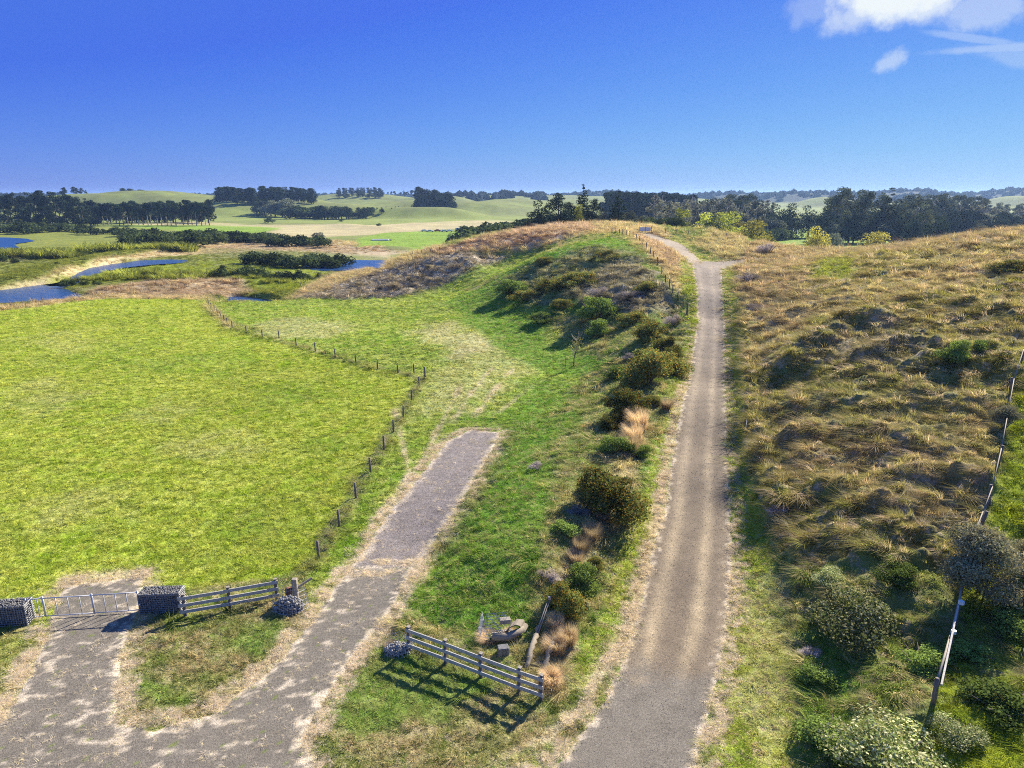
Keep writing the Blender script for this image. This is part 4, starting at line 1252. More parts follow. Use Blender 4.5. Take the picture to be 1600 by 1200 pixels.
# blue forest behind the ridge
row("greytree", 1290, 1470, 6, "paler rounded tree tucked among the big gums", "paler trees among the big gums", 350, 352, 336, 345, 6, 6, 1.0, 6)
row("macro", 1285, 1480, 9, "dark tree filling the shade under the big gums", "dark trees under the big gums", 395, 400, 324, 328, 12, 9, 1.25, 5)
row("gum", 1290, 1480, 8, "gum crown behind the front giants of the right wood", "gums behind the front giants", 440, 450, 300, 306, 15, 5, 1.1, 5)
row("bushpine", 945, 1075, 17, "bluish pine in the plantation behind the ridge trees", "plantation pines behind the ridge", 560, 560, 295, 302, 25, 2, 1.05, 3)
row("bushpine", 950, 1070, 14, "bluish pine deeper in the plantation behind the ridge", "deeper plantation pines", 640, 640, 294, 299, 25, 2, 1.1, 3)
row("poplar", 1015, 1205, 34, "bare grey poplar in the line behind the willows", "bare poplars behind the willows", 400, 420, 303, 312, 30, 6, 1.25, 4)
row("macro", 1070, 1200, 12, "dark tree among the bare poplars", "dark trees among the poplars", 440, 440, 310, 318, 20, 6, 1.1, 4)
row("gum", 1130, 1175, 5, "gum tree rising behind the poplars", "gums behind the poplars", 500, 500, 300, 302, 20, 2)
row("gum", 1440, 1540, 9, "gum tree in the hazy wood on the right", "gums of the hazy right wood", 520, 540, 300, 306, 25, 3, 1.0, 4)
row("gum", 1540, 1630, 7, "hazy tree thinning out towards the right hills", "hazy trees towards the right hills", 600, 640, 315, 312, 25, 5, 1.0, 4)
row("poplar", 1490, 1600, 10, "pale bare poplar in the right wood", "pale bare poplars of the right wood", 450, 470, 318, 322, 20, 5, 1.3, 4)
row("macro", 1470, 1625, 13, "dark tree low in the hazy right wood", "dark trees low in the right wood", 430, 430, 330, 334, 20, 6, 1.1, 5)

# ------------------------------------------------------------------ near bushes
rb = np.random.default_rng(9)
NB = {}


def near_bush(key, lobes, n_, size, fm, shell=(.6, 1.08), tints=None, aspect=.6, seed=0, tone=.3):
    NB[key] = crown_mesh(key, lobes, n_, size, FM[fm], seed, tone, shell, tints, aspect)


for i in range(3):
    near_bush(f"bramble_leaves_{i}", rand_lobes(rb, 22, 2.1, .9, .2, 2.0, (.18, .36)), 11000, .14, "bramble", shell=(.45, 1.2), tints=[(1, 1, 1), (1.15, 1.1, .9), (1.7, .95, .7), (.8, 1, .8)], seed=i)
for i in range(2):
    near_bush(f"pale_leaves_{i}", rand_lobes(rb, 16, 2.0, .75, .3, 1.7, (.28, .45)), 9500, .13, "flower", tints=[(1, 1, 1), (1.1, 1.1, 1.1), (.40, .55, .35), (.35, .45, .3), (.5, .6, .3)], seed=5 + i)
for i in range(2):
    near_bush(f"manuka_leaves_{i}", rand_lobes(rb, 15, 1.7, 1.0, .7, 2.7, (.32, .5)), 26000, .13, "manuka", aspect=.35, tints=[(1, 1, 1), (1.3, 1.2, 1.1), (.7, .8, .6)], seed=8 + i)
_v, _f, _c = blade_mesh(1500, 1.9, 1.0, .035, .35, 77, (-.45, .1), 3, .7, .6)
NB["dry_stems_0"] = np_mesh("dry_stems_0", _v, _f); set_attr(NB["dry_stems_0"], "var", _c); NB["dry_stems_0"].materials.append(FM["tan"])
near_bush("twig_mass_0", rand_lobes(rb, 10, 1.3, .9, .3, 1.3, (.3, .45)), 4200, .22, "twig", aspect=.12, seed=12, shell=(.2, 1.1))
near_bush("green_leaves_0", rand_lobes(rb, 12, 1.3, 1.0, .3, 1.6, (.3, .45)), 5000, .13, "coprosma", seed=13)
STEMS = MB()
for i in range(9):
    a = i * .7 + .3; STEMS.tube([(math.cos(a) * .1, math.sin(a) * .1, -.3), (math.cos(a) * .45, math.sin(a) * .45, .6), (math.cos(a) * 1.0, math.sin(a) * 1.0, 1.3)], [.05, .035, .012], 5)
STEM_ME = STEMS.mesh("stems", M_BARK, True)


def bush(key, px, py, wpx, hscale, label, name="bush", cat="bush", group=None, rz=0.0):
    """py: where its foot meets the ground; wpx: width in photo pixels"""
    p = G(px, py)
    depth = p.y * CP + (CAMZ - p.z) * SP
    w = wpx / F * depth
    me = NB[key]
    xs = [v.co.x for v in list(me.vertices)[::37]]
    nominal = max(xs) - min(xs)
    s = w / nominal
    o = thing(name, label, cat, (p.x, p.y, p.z - .05), rz, group)
    o.scale = (s, s, s * hscale)
    part("stems", STEM_ME, o); part("foliage", me, o)
    return o


bush("bramble_leaves_0", 948, 796, 106, .95, "large dark bush with reddish leaves beside the drive, in front of the dry stalks", rz=.4)
bush("bramble_leaves_1", 880, 952, 80, 1.35, "dark bush with speckled leaves nearest the rail fence", rz=2)
bush("bramble_leaves_2", 985, 645, 92, .95, "dark bush at the lower end of the hedge on the drive bank", rz=1)
bush("bramble_leaves_0", 1010, 600, 86, 1.0, "dark bush second from the bottom of the drive bank hedge", rz=3)
bush("bramble_leaves_1", 1042, 560, 66, 1.05, "dark bush third from the bottom of the drive bank hedge", rz=5)
bush("bramble_leaves_2", 1010, 528, 70, .9, "dark bush at the top of the drive bank hedge", rz=4)
bush("twig_mass_0", 1055, 508, 42, .9, "grey purple twiggy bush at the upper end of the drive bank", rz=1)
bush("green_leaves_0", 930, 500, 50, .9, "green bush at the foot of the scrubby hillock", rz=1)
bush("green_leaves_0", 932, 525, 40, .8, "small green bush just below the hillock foot", rz=3)
bush("bramble_leaves_1", 860, 455, 70, .6, "dark bush sprawling on the left shoulder of the hillock", rz=2)
bush("bramble_leaves_0", 820, 470, 46, .6, "dark low bush at the left foot of the hillock", rz=2)
bush("bramble_leaves_2", 850, 412, 40, .6, "dark bush on the crest left of the hillock", rz=3)
bush("green_leaves_0", 800, 458, 44, .6, "low green bush on the grass left of the hillock", rz=.5)
for i, (px, py, w, h, lb) in enumerate((
    (1000, 672, 42, 1.2, "tall dry tan stalks leaning beside the drive, upper stand"), (985, 705, 40, 1.1, "dry tan stalks just above the large reddish bush"),
    (940, 815, 30, 1.0, "dry tan stalks just below the large reddish bush"), (922, 845, 36, 1.1, "dry tan stalks midway between the two dark bushes"),
    (900, 880, 34, .9, "pale dry stalks above the speckled dark bush"), (872, 1020, 44, 1.0, "orange tan dry grass clump by the netting rolls"),
    (862, 1062, 46, .7, "straw coloured grass heap at the low end of the rail fence"))):
    bush("dry_stems_0", px, py, w, h, lb, "dry_grass_clump", "grass clump", rz=i * 1.3)
bush("pale_leaves_0", 1345, 990, 168, .85, "broad pale leaved bush on the right bank above the green hollow", rz=1)
bush("pale_leaves_1", 1395, 1195, 190, .62, "wide pale leaved bush spreading in the bottom right", rz=2)
bush("pale_leaves_0", 1300, 905, 80, .5, "low pale leaved bush at the top left of the broad one", rz=4)
bush("pale_leaves_1", 1500, 1150, 90, .55, "pale bush around the foot of the right fence", rz=3)
bush("manuka_leaves_0", 1538, 925, 128, .95, "tall grey green bush leaning over the right fence", rz=1)
bush("manuka_leaves_1", 1612, 900, 95, .9, "grey green bush cut by the right edge", rz=2)
bush("manuka_leaves_1", 1568, 668, 56, .8, "small grey green bush growing through the right fence", rz=2)
bush("green_leaves_0", 1488, 566, 44, 1.0, "upright green shrub on the tan hillside", rz=2)
bush("green_leaves_0", 1535, 552, 30, .8, "small green shrub right of the upright one on the hillside", rz=5)
bush("twig_mass_0", 1200, 395, 46, .7, "purple grey twig bush at the crest above the drive junction", rz=1)
bush("twig_mass_0", 1172, 440, 44, .7, "purple grey twig bush beside the drive junction", rz=2)
bush("twig_mass_0", 1175, 485, 40, .6, "purple grey twig bush below the drive junction", rz=4)
bush("bramble_leaves_0", 1590, 425, 60, .5, "dark bramble patch high on the right hill", rz=4)
bush("twig_mass_0", 1215, 800, 40, .8, "brown twiggy clump on the bank edge by the right verge", rz=3)
bush("twig_mass_0", 1265, 1020, 40, .6, "brown twiggy clump at the edge of the green hollow", rz=3)

for i, (k, px, py, w, h, lb) in enumerate((
    ("bramble_leaves_1", 965, 668, 60, .8, "low dark bush just below the drive bank hedge"), ("bramble_leaves_0", 1030, 582, 70, .8, "dark bush pressed between two hedge bushes on the drive bank"),
    ("bramble_leaves_2", 925, 770, 60, .8, "low dark bush clinging to the left of the large reddish one"), ("green_leaves_0", 905, 925, 60, .9, "green leafy bush touching the speckled bush"),
    ("bramble_leaves_2", 985, 505, 60, .7, "dark bush left of the purple twigs at the drive bank top"), ("bramble_leaves_0", 905, 445, 60, .5, "dark bush in the shade of the hillock face"),
    ("bramble_leaves_1", 950, 405, 56, .5, "dark bush on the upper rim of the hillock"), ("twig_mass_0", 985, 470, 56, .6, "brown twiggy mass on the hillock face"),
    ("twig_mass_0", 940, 462, 50, .6, "brown twiggy mass at the middle of the hillock face"), ("bramble_leaves_2", 880, 480, 50, .6, "dark bush at the foot of the hillock face"),
    ("bramble_leaves_0", 1010, 455, 40, .6, "dark bush below the ridge fence"), ("green_leaves_0", 845, 505, 34, .6, "small dark green clump in the pasture below the hillock"))):
    bush(k, px, py, w, h, lb, rz=i * .9)
for i, (px, py, w, lb) in enumerate(((992, 690, 40, "pale dry stalks between upper stand and large bush"), (965, 780, 30, "thin dry stalks at the right of the large reddish bush"), (905, 862, 34, "dry stalks leaning over the drive side slope"),
                                     (870, 985, 34, "straw stalks under the speckled bush"), (890, 1005, 40, "wide orange stalks between netting and drive"), (1040, 640, 26, "short dry stalks by the top bend of the verge"))):
    bush("dry_stems_0", px, py, w, 1.1, lb, "dry_grass_clump", "grass clump", rz=i * 1.9)

for i, (k, px, py, w, h, lb) in enumerate((
    ("dry_stems_0", 768, 1000, 46, .35, "flattened dry grass grown through the broken gabion"), ("dry_stems_0", 797, 990, 34, .4, "dry grass tuft at the right end of the broken gabion"),
    ("twig_mass_0", 752, 985, 30, .45, "dry weeds at the left end of the broken gabion"), ("twig_mass_0", 836, 1040, 34, .45, "dry weeds between the two netting bundles"),
    ("dry_stems_0", 612, 1008, 30, .35, "grey dry grass behind the low stone heap"))):
    bush(k, px, py, w, h, lb, "dry_grass_clump", "grass clump", rz=i * 2.1)
for i, (px, py, w, h, lb) in enumerate(((1292, 1160, 84, .5, "bright green leafy bush in the lower green hollow"), (1440, 1040, 70, .5, "green bush in the shade left of the rail fence"), (1560, 1110, 90, .45, "green leafy bush right of the fence foot"),
                                        (1592, 985, 80, .5, "green leafy bush on the right edge below the big grey one"), (1275, 1060, 56, .5, "green bush on the edge of the right verge"), (1400, 905, 60, .5, "olive bush behind the broad pale one"), (1520, 1030, 60, .45, "yellow green bush just right of the rail fence"))):
    bush("green_leaves_0", px, py, w, h, lb, rz=i * 1.7)

for i, (k, px, py, w, h, lb) in enumerate((
    ("bramble_leaves_2", 1020, 632, 44, .7, "small dark bush between the hedge bushes and the verge"), ("green_leaves_0", 960, 705, 46, .7, "small green bush left of the dry stalks"),
    ("green_leaves_0", 1002, 712, 30, .7, "tiny green bush at the verge beside the dry stalks"), ("twig_mass_0", 905, 800, 48, .6, "brown twiggy mass left of the reddish bush"),
    ("bramble_leaves_1", 930, 885, 44, .6, "small dark bush on the slope above the speckled bush"), ("twig_mass_0", 858, 905, 50, .6, "brown twiggy mass left of the speckled bush"),
    ("green_leaves_0", 885, 830, 44, .5, "low green bush in the middle of the bank"), ("twig_mass_0", 840, 730, 36, .5, "brown weeds on the bank above the gravel track end"),
    ("green_leaves_0", 960, 590, 40, .6, "low green bush left of the drive bank hedge"), ("twig_mass_0", 985, 560, 36, .6, "brown weeds left of the drive bank hedge"))):
    bush(k, px, py, w, h, lb, rz=i * 1.1)

# bare sapling in the pasture
p = G(896, 573)
o = thing("bare_sapling", "small bare tree with thin leaning branches alone in the pasture", "tree", p)
mb = MB(); mb.tube([(0, 0, -.2), (.05, 0, 1.0), (.35, 0, 2.3), (.5, .1, 3.6)], [.08, .06, .04, .015], 6)
part("trunk", mb.mesh("trunk", M_BARK, True), o)
mb = MB(); rr = random.Random(4)
for i in range(26):
    t = rr.uniform(.2, .95); a = rr.uniform(0, 6.28); z = .6 + 2.9 * t; x = .4 * t; L_ = rr.uniform(.5, 1.3)
    mb.tube([(x, 0, z), (x + math.cos(a) * L_ * .5, math.sin(a) * L_ * .5, z + L_ * .4), (x + math.cos(a) * L_ * .8, math.sin(a) * L_ * .8, z + L_ * .95)], [.025, .016, .006], 4)
part("branches", mb.mesh("branches", M_PALEBARK, True), o)
part("leaves", crown_mesh("leaves", [(.3, 0, 2.6, 1.1, 1.0, 1.3)], 260, .09, FM["olive"], 3, shell=(.2, 1)), o)
mb = MB(); mb.tube([(-.9, 0, -.2), (-.9, 0, 1.7)], .03, 6); part("stake", mb.mesh("stake", M_POST), o)

# ------------------------------------------------------------------ post and wire fences
PM = MB(); PM.tube([(0, 0, -.4), (0, 0, .55), (.01, 0, 1.15)], [.085, .08, .075], 9)
POST_ME = PM.mesh("post", M_POST, True)
PM = MB(); PM.tube([(0, 0, -.4), (0, 0, .6), (.01, 0, 1.35)], [.13, .12, .11], 10)
STRAINER_ME = PM.mesh("strainer_post", M_POST, True)


def wire_fence(label, pts, hs=1.0, wires=4, strainers=(), sink=0.0):
    P = [G(*q) for q in pts]
    o = thing("post_and_wire_fence", label, "fence", P[0])
    for i, p in enumerate(P):
        q = part("post", STRAINER_ME if i in strainers else POST_ME, o, p - P[0], (RGT.uniform(-.05, .05), RGT.uniform(-.05, .05), RGT.uniform(0, 6)))
        q.scale = (1, 1, hs * RGT.uniform(.93, 1.05))
    for k in range(wires):
        z = (.25 + .8 * k / max(1, wires - 1)) * hs
        mb = MB(); mb.tube([p - P[0] + Vector((0, 0, z)) for p in P], .0035, 4, False)
        part("wire", mb.mesh("wire", M_WIRE), o)
    return o


def along(keys, n_):
    """n_ points spread along key pixels by distance on the ground"""
    P = [G(*k) for k in keys]; L_ = [0]
    for a, b in zip(P[:-1], P[1:]): L_.append(L_[-1] + (b - a).length)
    out = []
    for i in range(n_):
        s = L_[-1] * i / (n_ - 1)
        for k in range(len(P) - 1):
            if s <= L_[k + 1] + 1e-6:
                t = (s - L_[k]) / (L_[k + 1] - L_[k] + 1e-9)
                out.append(tuple(lerp(keys[k][c], keys[k + 1][c], t) for c in (0, 1))); break
    return out


wire_fence("post and wire fence down the right side of the mown paddock", [(498, 873), (530, 822), (556, 778), (579, 738), (600, 703), (615, 675), (630, 653), (643, 626), (655, 606), (664, 592)], strainers=(9,))
wire_fence("post and wire fence dividing paddock from pasture, running away to the marsh", [(647, 584), (622, 583), (590, 577), (556, 567), (524, 559), (493, 549), (463, 541), (436, 528), (410, 528), (385, 521), (363, 513), (355, 507), (350, 502), (345, 497), (340, 492), (335, 487), (330, 482), (326, 477)])
wire_fence("low post fence along the water at the far edge of the paddock", [(-20, 482), (17, 480), (36, 478), (52, 475), (67, 473), (84, 469), (100, 466), (120, 463)], .9)
wire_fence("short row of posts in front of the pale pool", [(326, 474), (343, 470), (359, 471), (374, 469), (388, 469), (400, 469)], .9)
wire_fence("dark post fence climbing the ridge left of the drive", [(1073, 493), (1067, 484), (1058, 471), (1051, 459), (1046, 451), (1040, 443), (1034, 430), (1027, 415), (1021, 405), (1016, 397), (1010, 390), (1004, 384), (999, 379), (994, 376), (989, 373), (984, 371), (979, 369), (973, 368), (968, 367), (962, 366), (956, 365)], 1.15, strainers=(0,))
wire_fence("thin post fence across the top of the brown slope", along([(470, 448), (540, 424), (620, 402), (700, 392), (760, 388), (850, 380)], 13), .9, 3)
wire_fence("post fence beyond the green knoll right of the ridge track", along([(1040, 364), (1060, 366), (1100, 368), (1135, 372)], 6), .9, 3)
wire_fence("wire fence across the far right paddock", along([(1180, 372), (1290, 374), (1420, 376)], 12), 1.0, 3)

# right hand fence: weathered rail on posts
keys = [(1458, 1100), (1478, 1030), (1490, 985), (1500, 930), (1510, 880), (1530, 830), (1545, 790), (1560, 725), (1570, 670), (1580, 615), (1596, 565), (1606, 530)]
P = [G(*k) for k in keys]
o = thing("rail_fence", "old weathered rail fence running up the far right between hill and bright grass", "fence", P[0])
for i, p in enumerate(P):
    part("post", POST_ME, o, p - P[0], (RGT.uniform(-.1, .1), RGT.uniform(-.1, .1), 0))
for i in range(len(P) - 1):
    for z, r in ((1.08, .045 if i < 3 else .026), (.62, .012)):
        mb = MB(); a, b = P[i] - P[0], P[i + 1] - P[0]
        mb.tube([a + Vector((0, 0, z)), (a + b) / 2 + Vector((0, 0, z - .06)), b + Vector((0, 0, z))], r, 6)
        part("rail", mb.mesh("rail", M_WOODP, True), o)
mb = MB(); mb.bar(P[2] - P[0] + Vector((0, 0, 1.2)), P[0] - P[0] + Vector((.1, -.1, .9)), .07, .07)
part("brace", mb.mesh("brace", M_WOOD), o)
mb = MB(); mb.tube([(0, 0, 0), (0, 0, .14)], .12, 8); q = part("insulator", mb.mesh("insulator", M_WHITE), o, P[2] - P[0] + Vector((.1, 0, 1.25)))
mb = MB(); mb.tube([(0, 0, 0), (0, 0, .14)], .1, 8); q = part("insulator", mb.mesh("insulator", M_WHITE), o, P[1] - P[0] + Vector((.1, 0, 1.2)))


# ------------------------------------------------------------------ gabion pillars
def stone_pile_mesh(name, n_, boxsize, m, s=.09, seed=0, dome=False, filler=.8):
    """many small angular stones joined: too small to pick apart"""
    rg = np.random.default_rng(seed)
    hx, hy, hz = [q / 2 for q in boxsize]
    octa = np.array([(1, 0, 0), (-1, 0, 0), (0, 1, 0), (0, -1, 0), (0, 0, 1), (0, 0, -1)], float)
    tri = np.array([(0, 2, 4), (2, 1, 4), (1, 3, 4), (3, 0, 4), (2, 0, 5), (1, 2, 5), (3, 1, 5), (0, 3, 5)])
    V, Fs = [], []
    for i in range(n_):
        if dome:
            d = rg.normal(size=3); d /= np.linalg.norm(d); d[2] = abs(d[2]); c = d * (hx, hy, boxsize[2]) * rg.uniform(.5, 1)
        else:
            c = rg.uniform(-1, 1, 3); ax = rg.choice(3, p=(.25, .4, .35)); c[ax] = np.sign(c[ax]) * 1.0; c = c * (hx - s * .5, hy - s * .5, hz - s * .5) + (0, 0, hz)
        q, _r = np.linalg.qr(rg.normal(size=(3, 3)))
        pts = (octa * rg.uniform(.5, 1.15, (6, 1)) * s * rg.uniform(.7, 1.3)) @ q + c
        V.append(pts); Fs.append(tri + i * 6)
    me = np_mesh(name, np.concatenate(V), np.concatenate(Fs)); me.materials.append(m)
    return me


def grid_mesh(name, w, h, step, r, m, f=None):
    """welded wire panel in XZ"""
    mb = MB(); f = f or (lambda x, z: (x, 0, z))
    nx, nz = max(1, int(round(w / step))), max(1, int(round(h / step)))
    for i in range(nx + 1):
        mb.tube([f(-w / 2 + w * i / nx, h * k / 4) for k in range(5)], r, 4, False)
    for k in range(nz + 1):
        mb.tube([f(-w / 2 + w * i / 6, h * k / nz) for i in range(7)], r, 4, False)
    return mb.mesh(name, m)


def gabion(px, py, size, rz, label):
    p = G(px, py)
    o = thing("gabion_pillar", label, "gabion", (p.x, p.y, p.z - .03), rz)
    mb = MB(); mb.box((0, 0, size[2] / 2), (size[0] - .16, size[1] - .16, size[2] - .14)); part("core", mb.mesh("core", M_STONE), o)
    q = part("stones", stone_pile_mesh("stones", 2300, size, M_STONE, .062, int(px) + 3), o); q["kind"] = "stuff"
    q = part("top_stones", stone_pile_mesh("top_stones", 500, (size[0], size[1], .12), M_STONEP, .05, int(px) + 4), o, (0, 0, size[2] - .12)); q["kind"] = "stuff"
    for y in (-1, 1):
        part("wire_panel", grid_mesh("wire_panel", size[0], size[2], .11, .004, M_GALV), o, (0, y * (size[1] / 2 + .02), 0))
    for x in (-1, 1):
        part("wire_panel", grid_mesh("wire_panel", size[1], size[2], .11, .004, M_GALV), o, (x * (size[0] / 2 + .02), 0, 0), (0, 0, math.pi / 2))
    return o


GA = math.radians(4)
gabion(256, 953, (1.95, .75, 1.15), GA, "dark stone gabion pillar in the gap between metal gate and rail fence")
gabion(-2, 975, (3.0, .75, 1.15), GA + .05, "dark stone gabion pillar cut off at the left edge beside the metal gate")


# ------------------------------------------------------------------ metal gate, two leaves
def gate_leaf(a, b, label, hinge_brace):
    A_, B_ = G(*a), G(*b); d = B_ - A_; L_ = d.length
    o = thing("metal_gate", label, "gate", A_, math.atan2(d.y, d.x))
    def bar(nm, p, q, r):
        mb = MB(); mb.tube([p, q], r, 6); part(nm, mb.mesh(nm, M_GALV, True), o)
    bar("top_rail", (0, 0, 1.12), (L_, 0, 1.12), .028); bar("bottom_rail", (0, 0, .14), (L_, 0, .14), .025)
    bar("end_post", (0, 0, .08), (0, 0, 1.2), .034); bar("end_post", (L_, 0, .08), (L_, 0, 1.2), .034)
    n_ = max(3, int(L_ / .5))
    for i in range(1, n_):
        bar("upright", (L_ * i / n_, 0, .14), (L_ * i / n_, 0, 1.12), .021)
    if hinge_brace: bar("brace", (0, 0, .2), (L_, 0, 1.08), .014)
    return o


gate_leaf((73, 967), (148, 962), "galvanised metal gate leaf with thin uprights, nearer the left gabion", False)
gate_leaf((149, 962), (219, 957), "galvanised metal gate leaf latched beside the right gabion", False)
gate_leaf((46, 970), (72, 967), "short galvanised gate panel fixed against the left gabion", False)


# ------------------------------------------------------------------ board rail fences
def board_fence(pts, label, hpost=1.2, rails=(.30, .68, 1.06), over=.25, front=-1, bw=.17):
    P = [G(*q) for q in pts]
    o = thing("board_fence", label, "fence", P[0])
    d = (P[-1] - P[0]); d.z = 0; d.normalize(); nrm = Vector((d.y, -d.x, 0))
    yaw = math.atan2(d.y, d.x)
    for p in P:
        mb = MB(); mb.box((0, 0, hpost / 2 - .15), (.15, .15, hpost + .3)); q = part("post", mb.mesh("post", M_POST if pts is not None else M_POST), o, p - P[0], (0, 0, yaw))
        mb = MB(); mb.box((0, 0, 0), (.165, .165, .03)); part("post_cap", mb.mesh("post_cap", M_WOODP), o, p - P[0] + Vector((0, 0, hpost + .015)), (0, 0, yaw))
    for z in rails:
        for i in range(len(P) - 1):
            a = P[i] - P[0]; b = P[i + 1] - P[0]
            e = (b - a).normalized()
            if i == 0: a = a - e * over
            if i == len(P) - 2: b = b + e * .12
            mb = MB(); off = nrm * .1 * (-front) + Vector((0, 0, z + RGT.uniform(-.02, .02)))
            mb.bar(a + off + e * .004, b + off - e * .004, .045, bw)
            part("rail", mb.mesh("rail", M_WOOD), o)
    return o


board_fence([(290, 963), (360, 951), (433, 938)], "grey three rail board fence from the gabion to the stone heap")
board_fence([(640, 1016), (697, 1037), (752, 1059), (812, 1082), (846, 1094)], "grey three rail board fence facing the grass between the drives", over=.1)

# strainer post with diagonal brace at the stone heap
p = G(463, 940)
o = thing("braced_post", "pale square post with a short brace beside the collapsed stone heap", "post", p)
mb = MB(); mb.box((0, 0, .5), (.26, .26, 1.6)); part("post", mb.mesh("post", M_WOODP), o)
mb = MB(); mb.bar((.1, .1, .75), (.75, .5, 1.05), .1, .1); part("brace", mb.mesh("brace", M_WOODP), o)
mb = MB(); mb.tube([(-.35, -.1, -.1), (-.3, -.1, .8)], .16, 10); part("rusty_pipe", mb.mesh("rusty_pipe", M_RUST, True), o)


# ------------------------------------------------------------------ collapsed gabions and netting
def stone_heap(px, py, size, label, seed):
    p = G(px, py)
    o = thing("stone_heap", label, "stone heap", (p.x, p.y, p.z - .1))
    mb = MB(); rg = random.Random(seed)
    mb.hull([(math.cos(k) * size[0] * .42, math.sin(k) * size[1] * .42, 0) for k in range(7)] + [(math.cos(k * 1.3) * size[0] * .25, math.sin(k * 1.3) * size[1] * .25, size[2] * .7) for k in range(5)])
    part("core", mb.mesh("core", M_STONE), o)
    q = part("stones", stone_pile_mesh("stones", 900, size, M_STONEP, .075, seed, True), o); q["kind"] = "stuff"
    # torn wire netting standing over the heap
    rx, ry, hz = size[0] * .62, size[1] * .62, size[2] * 1.5
    f = lambda x, z: (math.cos(x) * rx * (1 - .2 * z), math.sin(x) * ry * (1 - .2 * z), z * hz + .08 * math.sin(x * 5))
    part("netting", grid_mesh("netting", 4.6, 1, .22, .006, M_GALV, f), o)
    return o


stone_heap(452, 952, (1.7, 1.1, .8), "collapsed heap of stones in torn netting at the rail fence end", 3)
stone_heap(622, 1018, (1.3, .9, .5), "low stone heap with torn netting at the top end of the front board fence", 4)

p = G(772, 1000)
o = thing("broken_gabion", "broken wire gabion basket lying tilted in the grass behind the board fence", "gabion", p, .15)
part("wire_panel", grid_mesh("wire_panel", 1.0, 1.15, .13, .008, M_GALV, lambda x, z: (x - .2 + z * .35, z * .3, z)), o)
part("wire_panel", grid_mesh("wire_panel", .9, 1.1, .13, .008, M_GALV, lambda x, z: (-.7 + z * .2, x * .8 + .3, z)), o)
q = part("stones", stone_pile_mesh("stones", 500, (1.7, 1.0, .35), M_STONEP, .07, 8, True), o, (.5, .1, -.05)); q["kind"] = "stuff"
f = lambda x, z: (.95 + math.cos(x) * .42 + z * .25 + .05 * math.sin(x * 7), z * .45 - .1, .22 + math.sin(x) * .52 + .03 * math.cos(x * 9 + z * 4))
mb = MB()
arc = [f(t, .0) for t in np.linspace(.15, 3.0, 12)]; arc2 = [f(t, 1.0) for t in np.linspace(.15, 3.0, 12)]
for a in range(11):
    i = len(mb.v); mb.v += [Vector(arc[a]), Vector(arc[a + 1]), Vector(arc2[a + 1]), Vector(arc2[a])]; mb.f.append([i, i + 1, i + 2, i + 3])
    i = len(mb.v); k = .94; mb.v += [Vector((x[0] * 1 + (.95 - x[0]) * .06, x[1], x[2] * k)) for x in (arc[a], arc[a + 1], arc2[a + 1], arc2[a])]; mb.f.append([i + 3, i + 2, i + 1, i])
part("filter_cloth", mb.mesh("filter_cloth", M_CLOTH, True), o)
mb = MB(); mb.tube([(-.1, -.25, .32), (.6, -.3, .28), (1.4, -.1, .5)], [.16, .2, .13], 9); part("netting_roll", mb.mesh("netting_roll", M_CLOTH, True), o)
mb = MB(); mb.box((.55, .3, .75), (.5, .3, .2)); part("timber", mb.mesh("timber", M_WOODP), o)

p = G(742, 962)
p = G(786, 1022)
o = thing("concrete_block", "dark concrete block under the broken gabion basket", "block", p, .2)
mb = MB(); mb.box((0, 0, .12), (.5, .4, .5)); part("block", mb.mesh("block", M_STONE), o)

for i, (a, b, r, lb) in enumerate((((822, 1046), (842, 985), .15, "long bundle of pale netting on the left side of the stalks"), ((850, 1052), (868, 1000), .15, "thick bundle of grey netting on the right side of the stalks"))):
    A_, B_ = G(*a), G(*b); mb = MB(); d = B_ - A_
    ts = np.linspace(0, 1, 14)
    mb.tube([d * t + Vector((RGT.uniform(-.05, .05), RGT.uniform(-.05, .05), .10 + .2 * math.sin(t * 3) + RGT.uniform(-.04, .04))) for t in ts], [r * RGT.uniform(.55, 1.05) for t in ts], 7)
    o = tag(obj("netting_bundle", mb.mesh("netting_bundle", M_CLOTH, True)), lb, "netting"); o.location = A_
A_, B_ = G(832, 1010), G(858, 966)
o = thing("leaning_pole", "thin double pole leaning from the netting up to the speckled bush", "pole", A_)
for dx in (-.04, .05):
    mb = MB(); mb.tube([Vector((dx, 0, .0)), B_ - A_ + Vector((dx, 0, 1.0))], .028, 7); part("pole", mb.mesh("pole", M_WOODP, True), o)
mb = MB(); mb.box(B_ - A_ + Vector((0, 0, 1.05)), (.16, .16, .12)); part("cap", mb.mesh("cap", M_WOODP), o)

# white panel leaning on the drive bank
p = G(1165, 676)
o = thing("white_board", "small white board leaning on the bank right of the drive", "board", p, 1.1)
mb = MB(); mb.hull([(-.42, -.012, 0), (.42, -.012, 0), (-.42, .012, 0), (.42, .012, 0), (.35, -.012, .75), (-.1, -.012, 1.05), (.35, .012, .75), (-.1, .012, 1.05)]); part("board", mb.mesh("board", M_WHITE), o)
mb = MB(); mb.bar((0, .02, -.2), (0, .05, .9), .04, .04); part("stake", mb.mesh("stake", M_POST), o)

# gateway with white panels on the ridge track
p = G(1008, 364)
o = thing("white_gate", "white gate panels where the track tops the ridge", "gate", p)
for x in (-1.3, .05):
    mb = MB(); mb.box((x + .6, 0, .85), (1.15, .05, .9)); q = part("panel", mb.mesh("panel", M_WHITE), o)
for x in (-1.45, -.02, 1.4):
    mb = MB(); mb.box((x, 0, .65), (.14, .14, 1.6)); part("post", mb.mesh("post", M_POST), o)


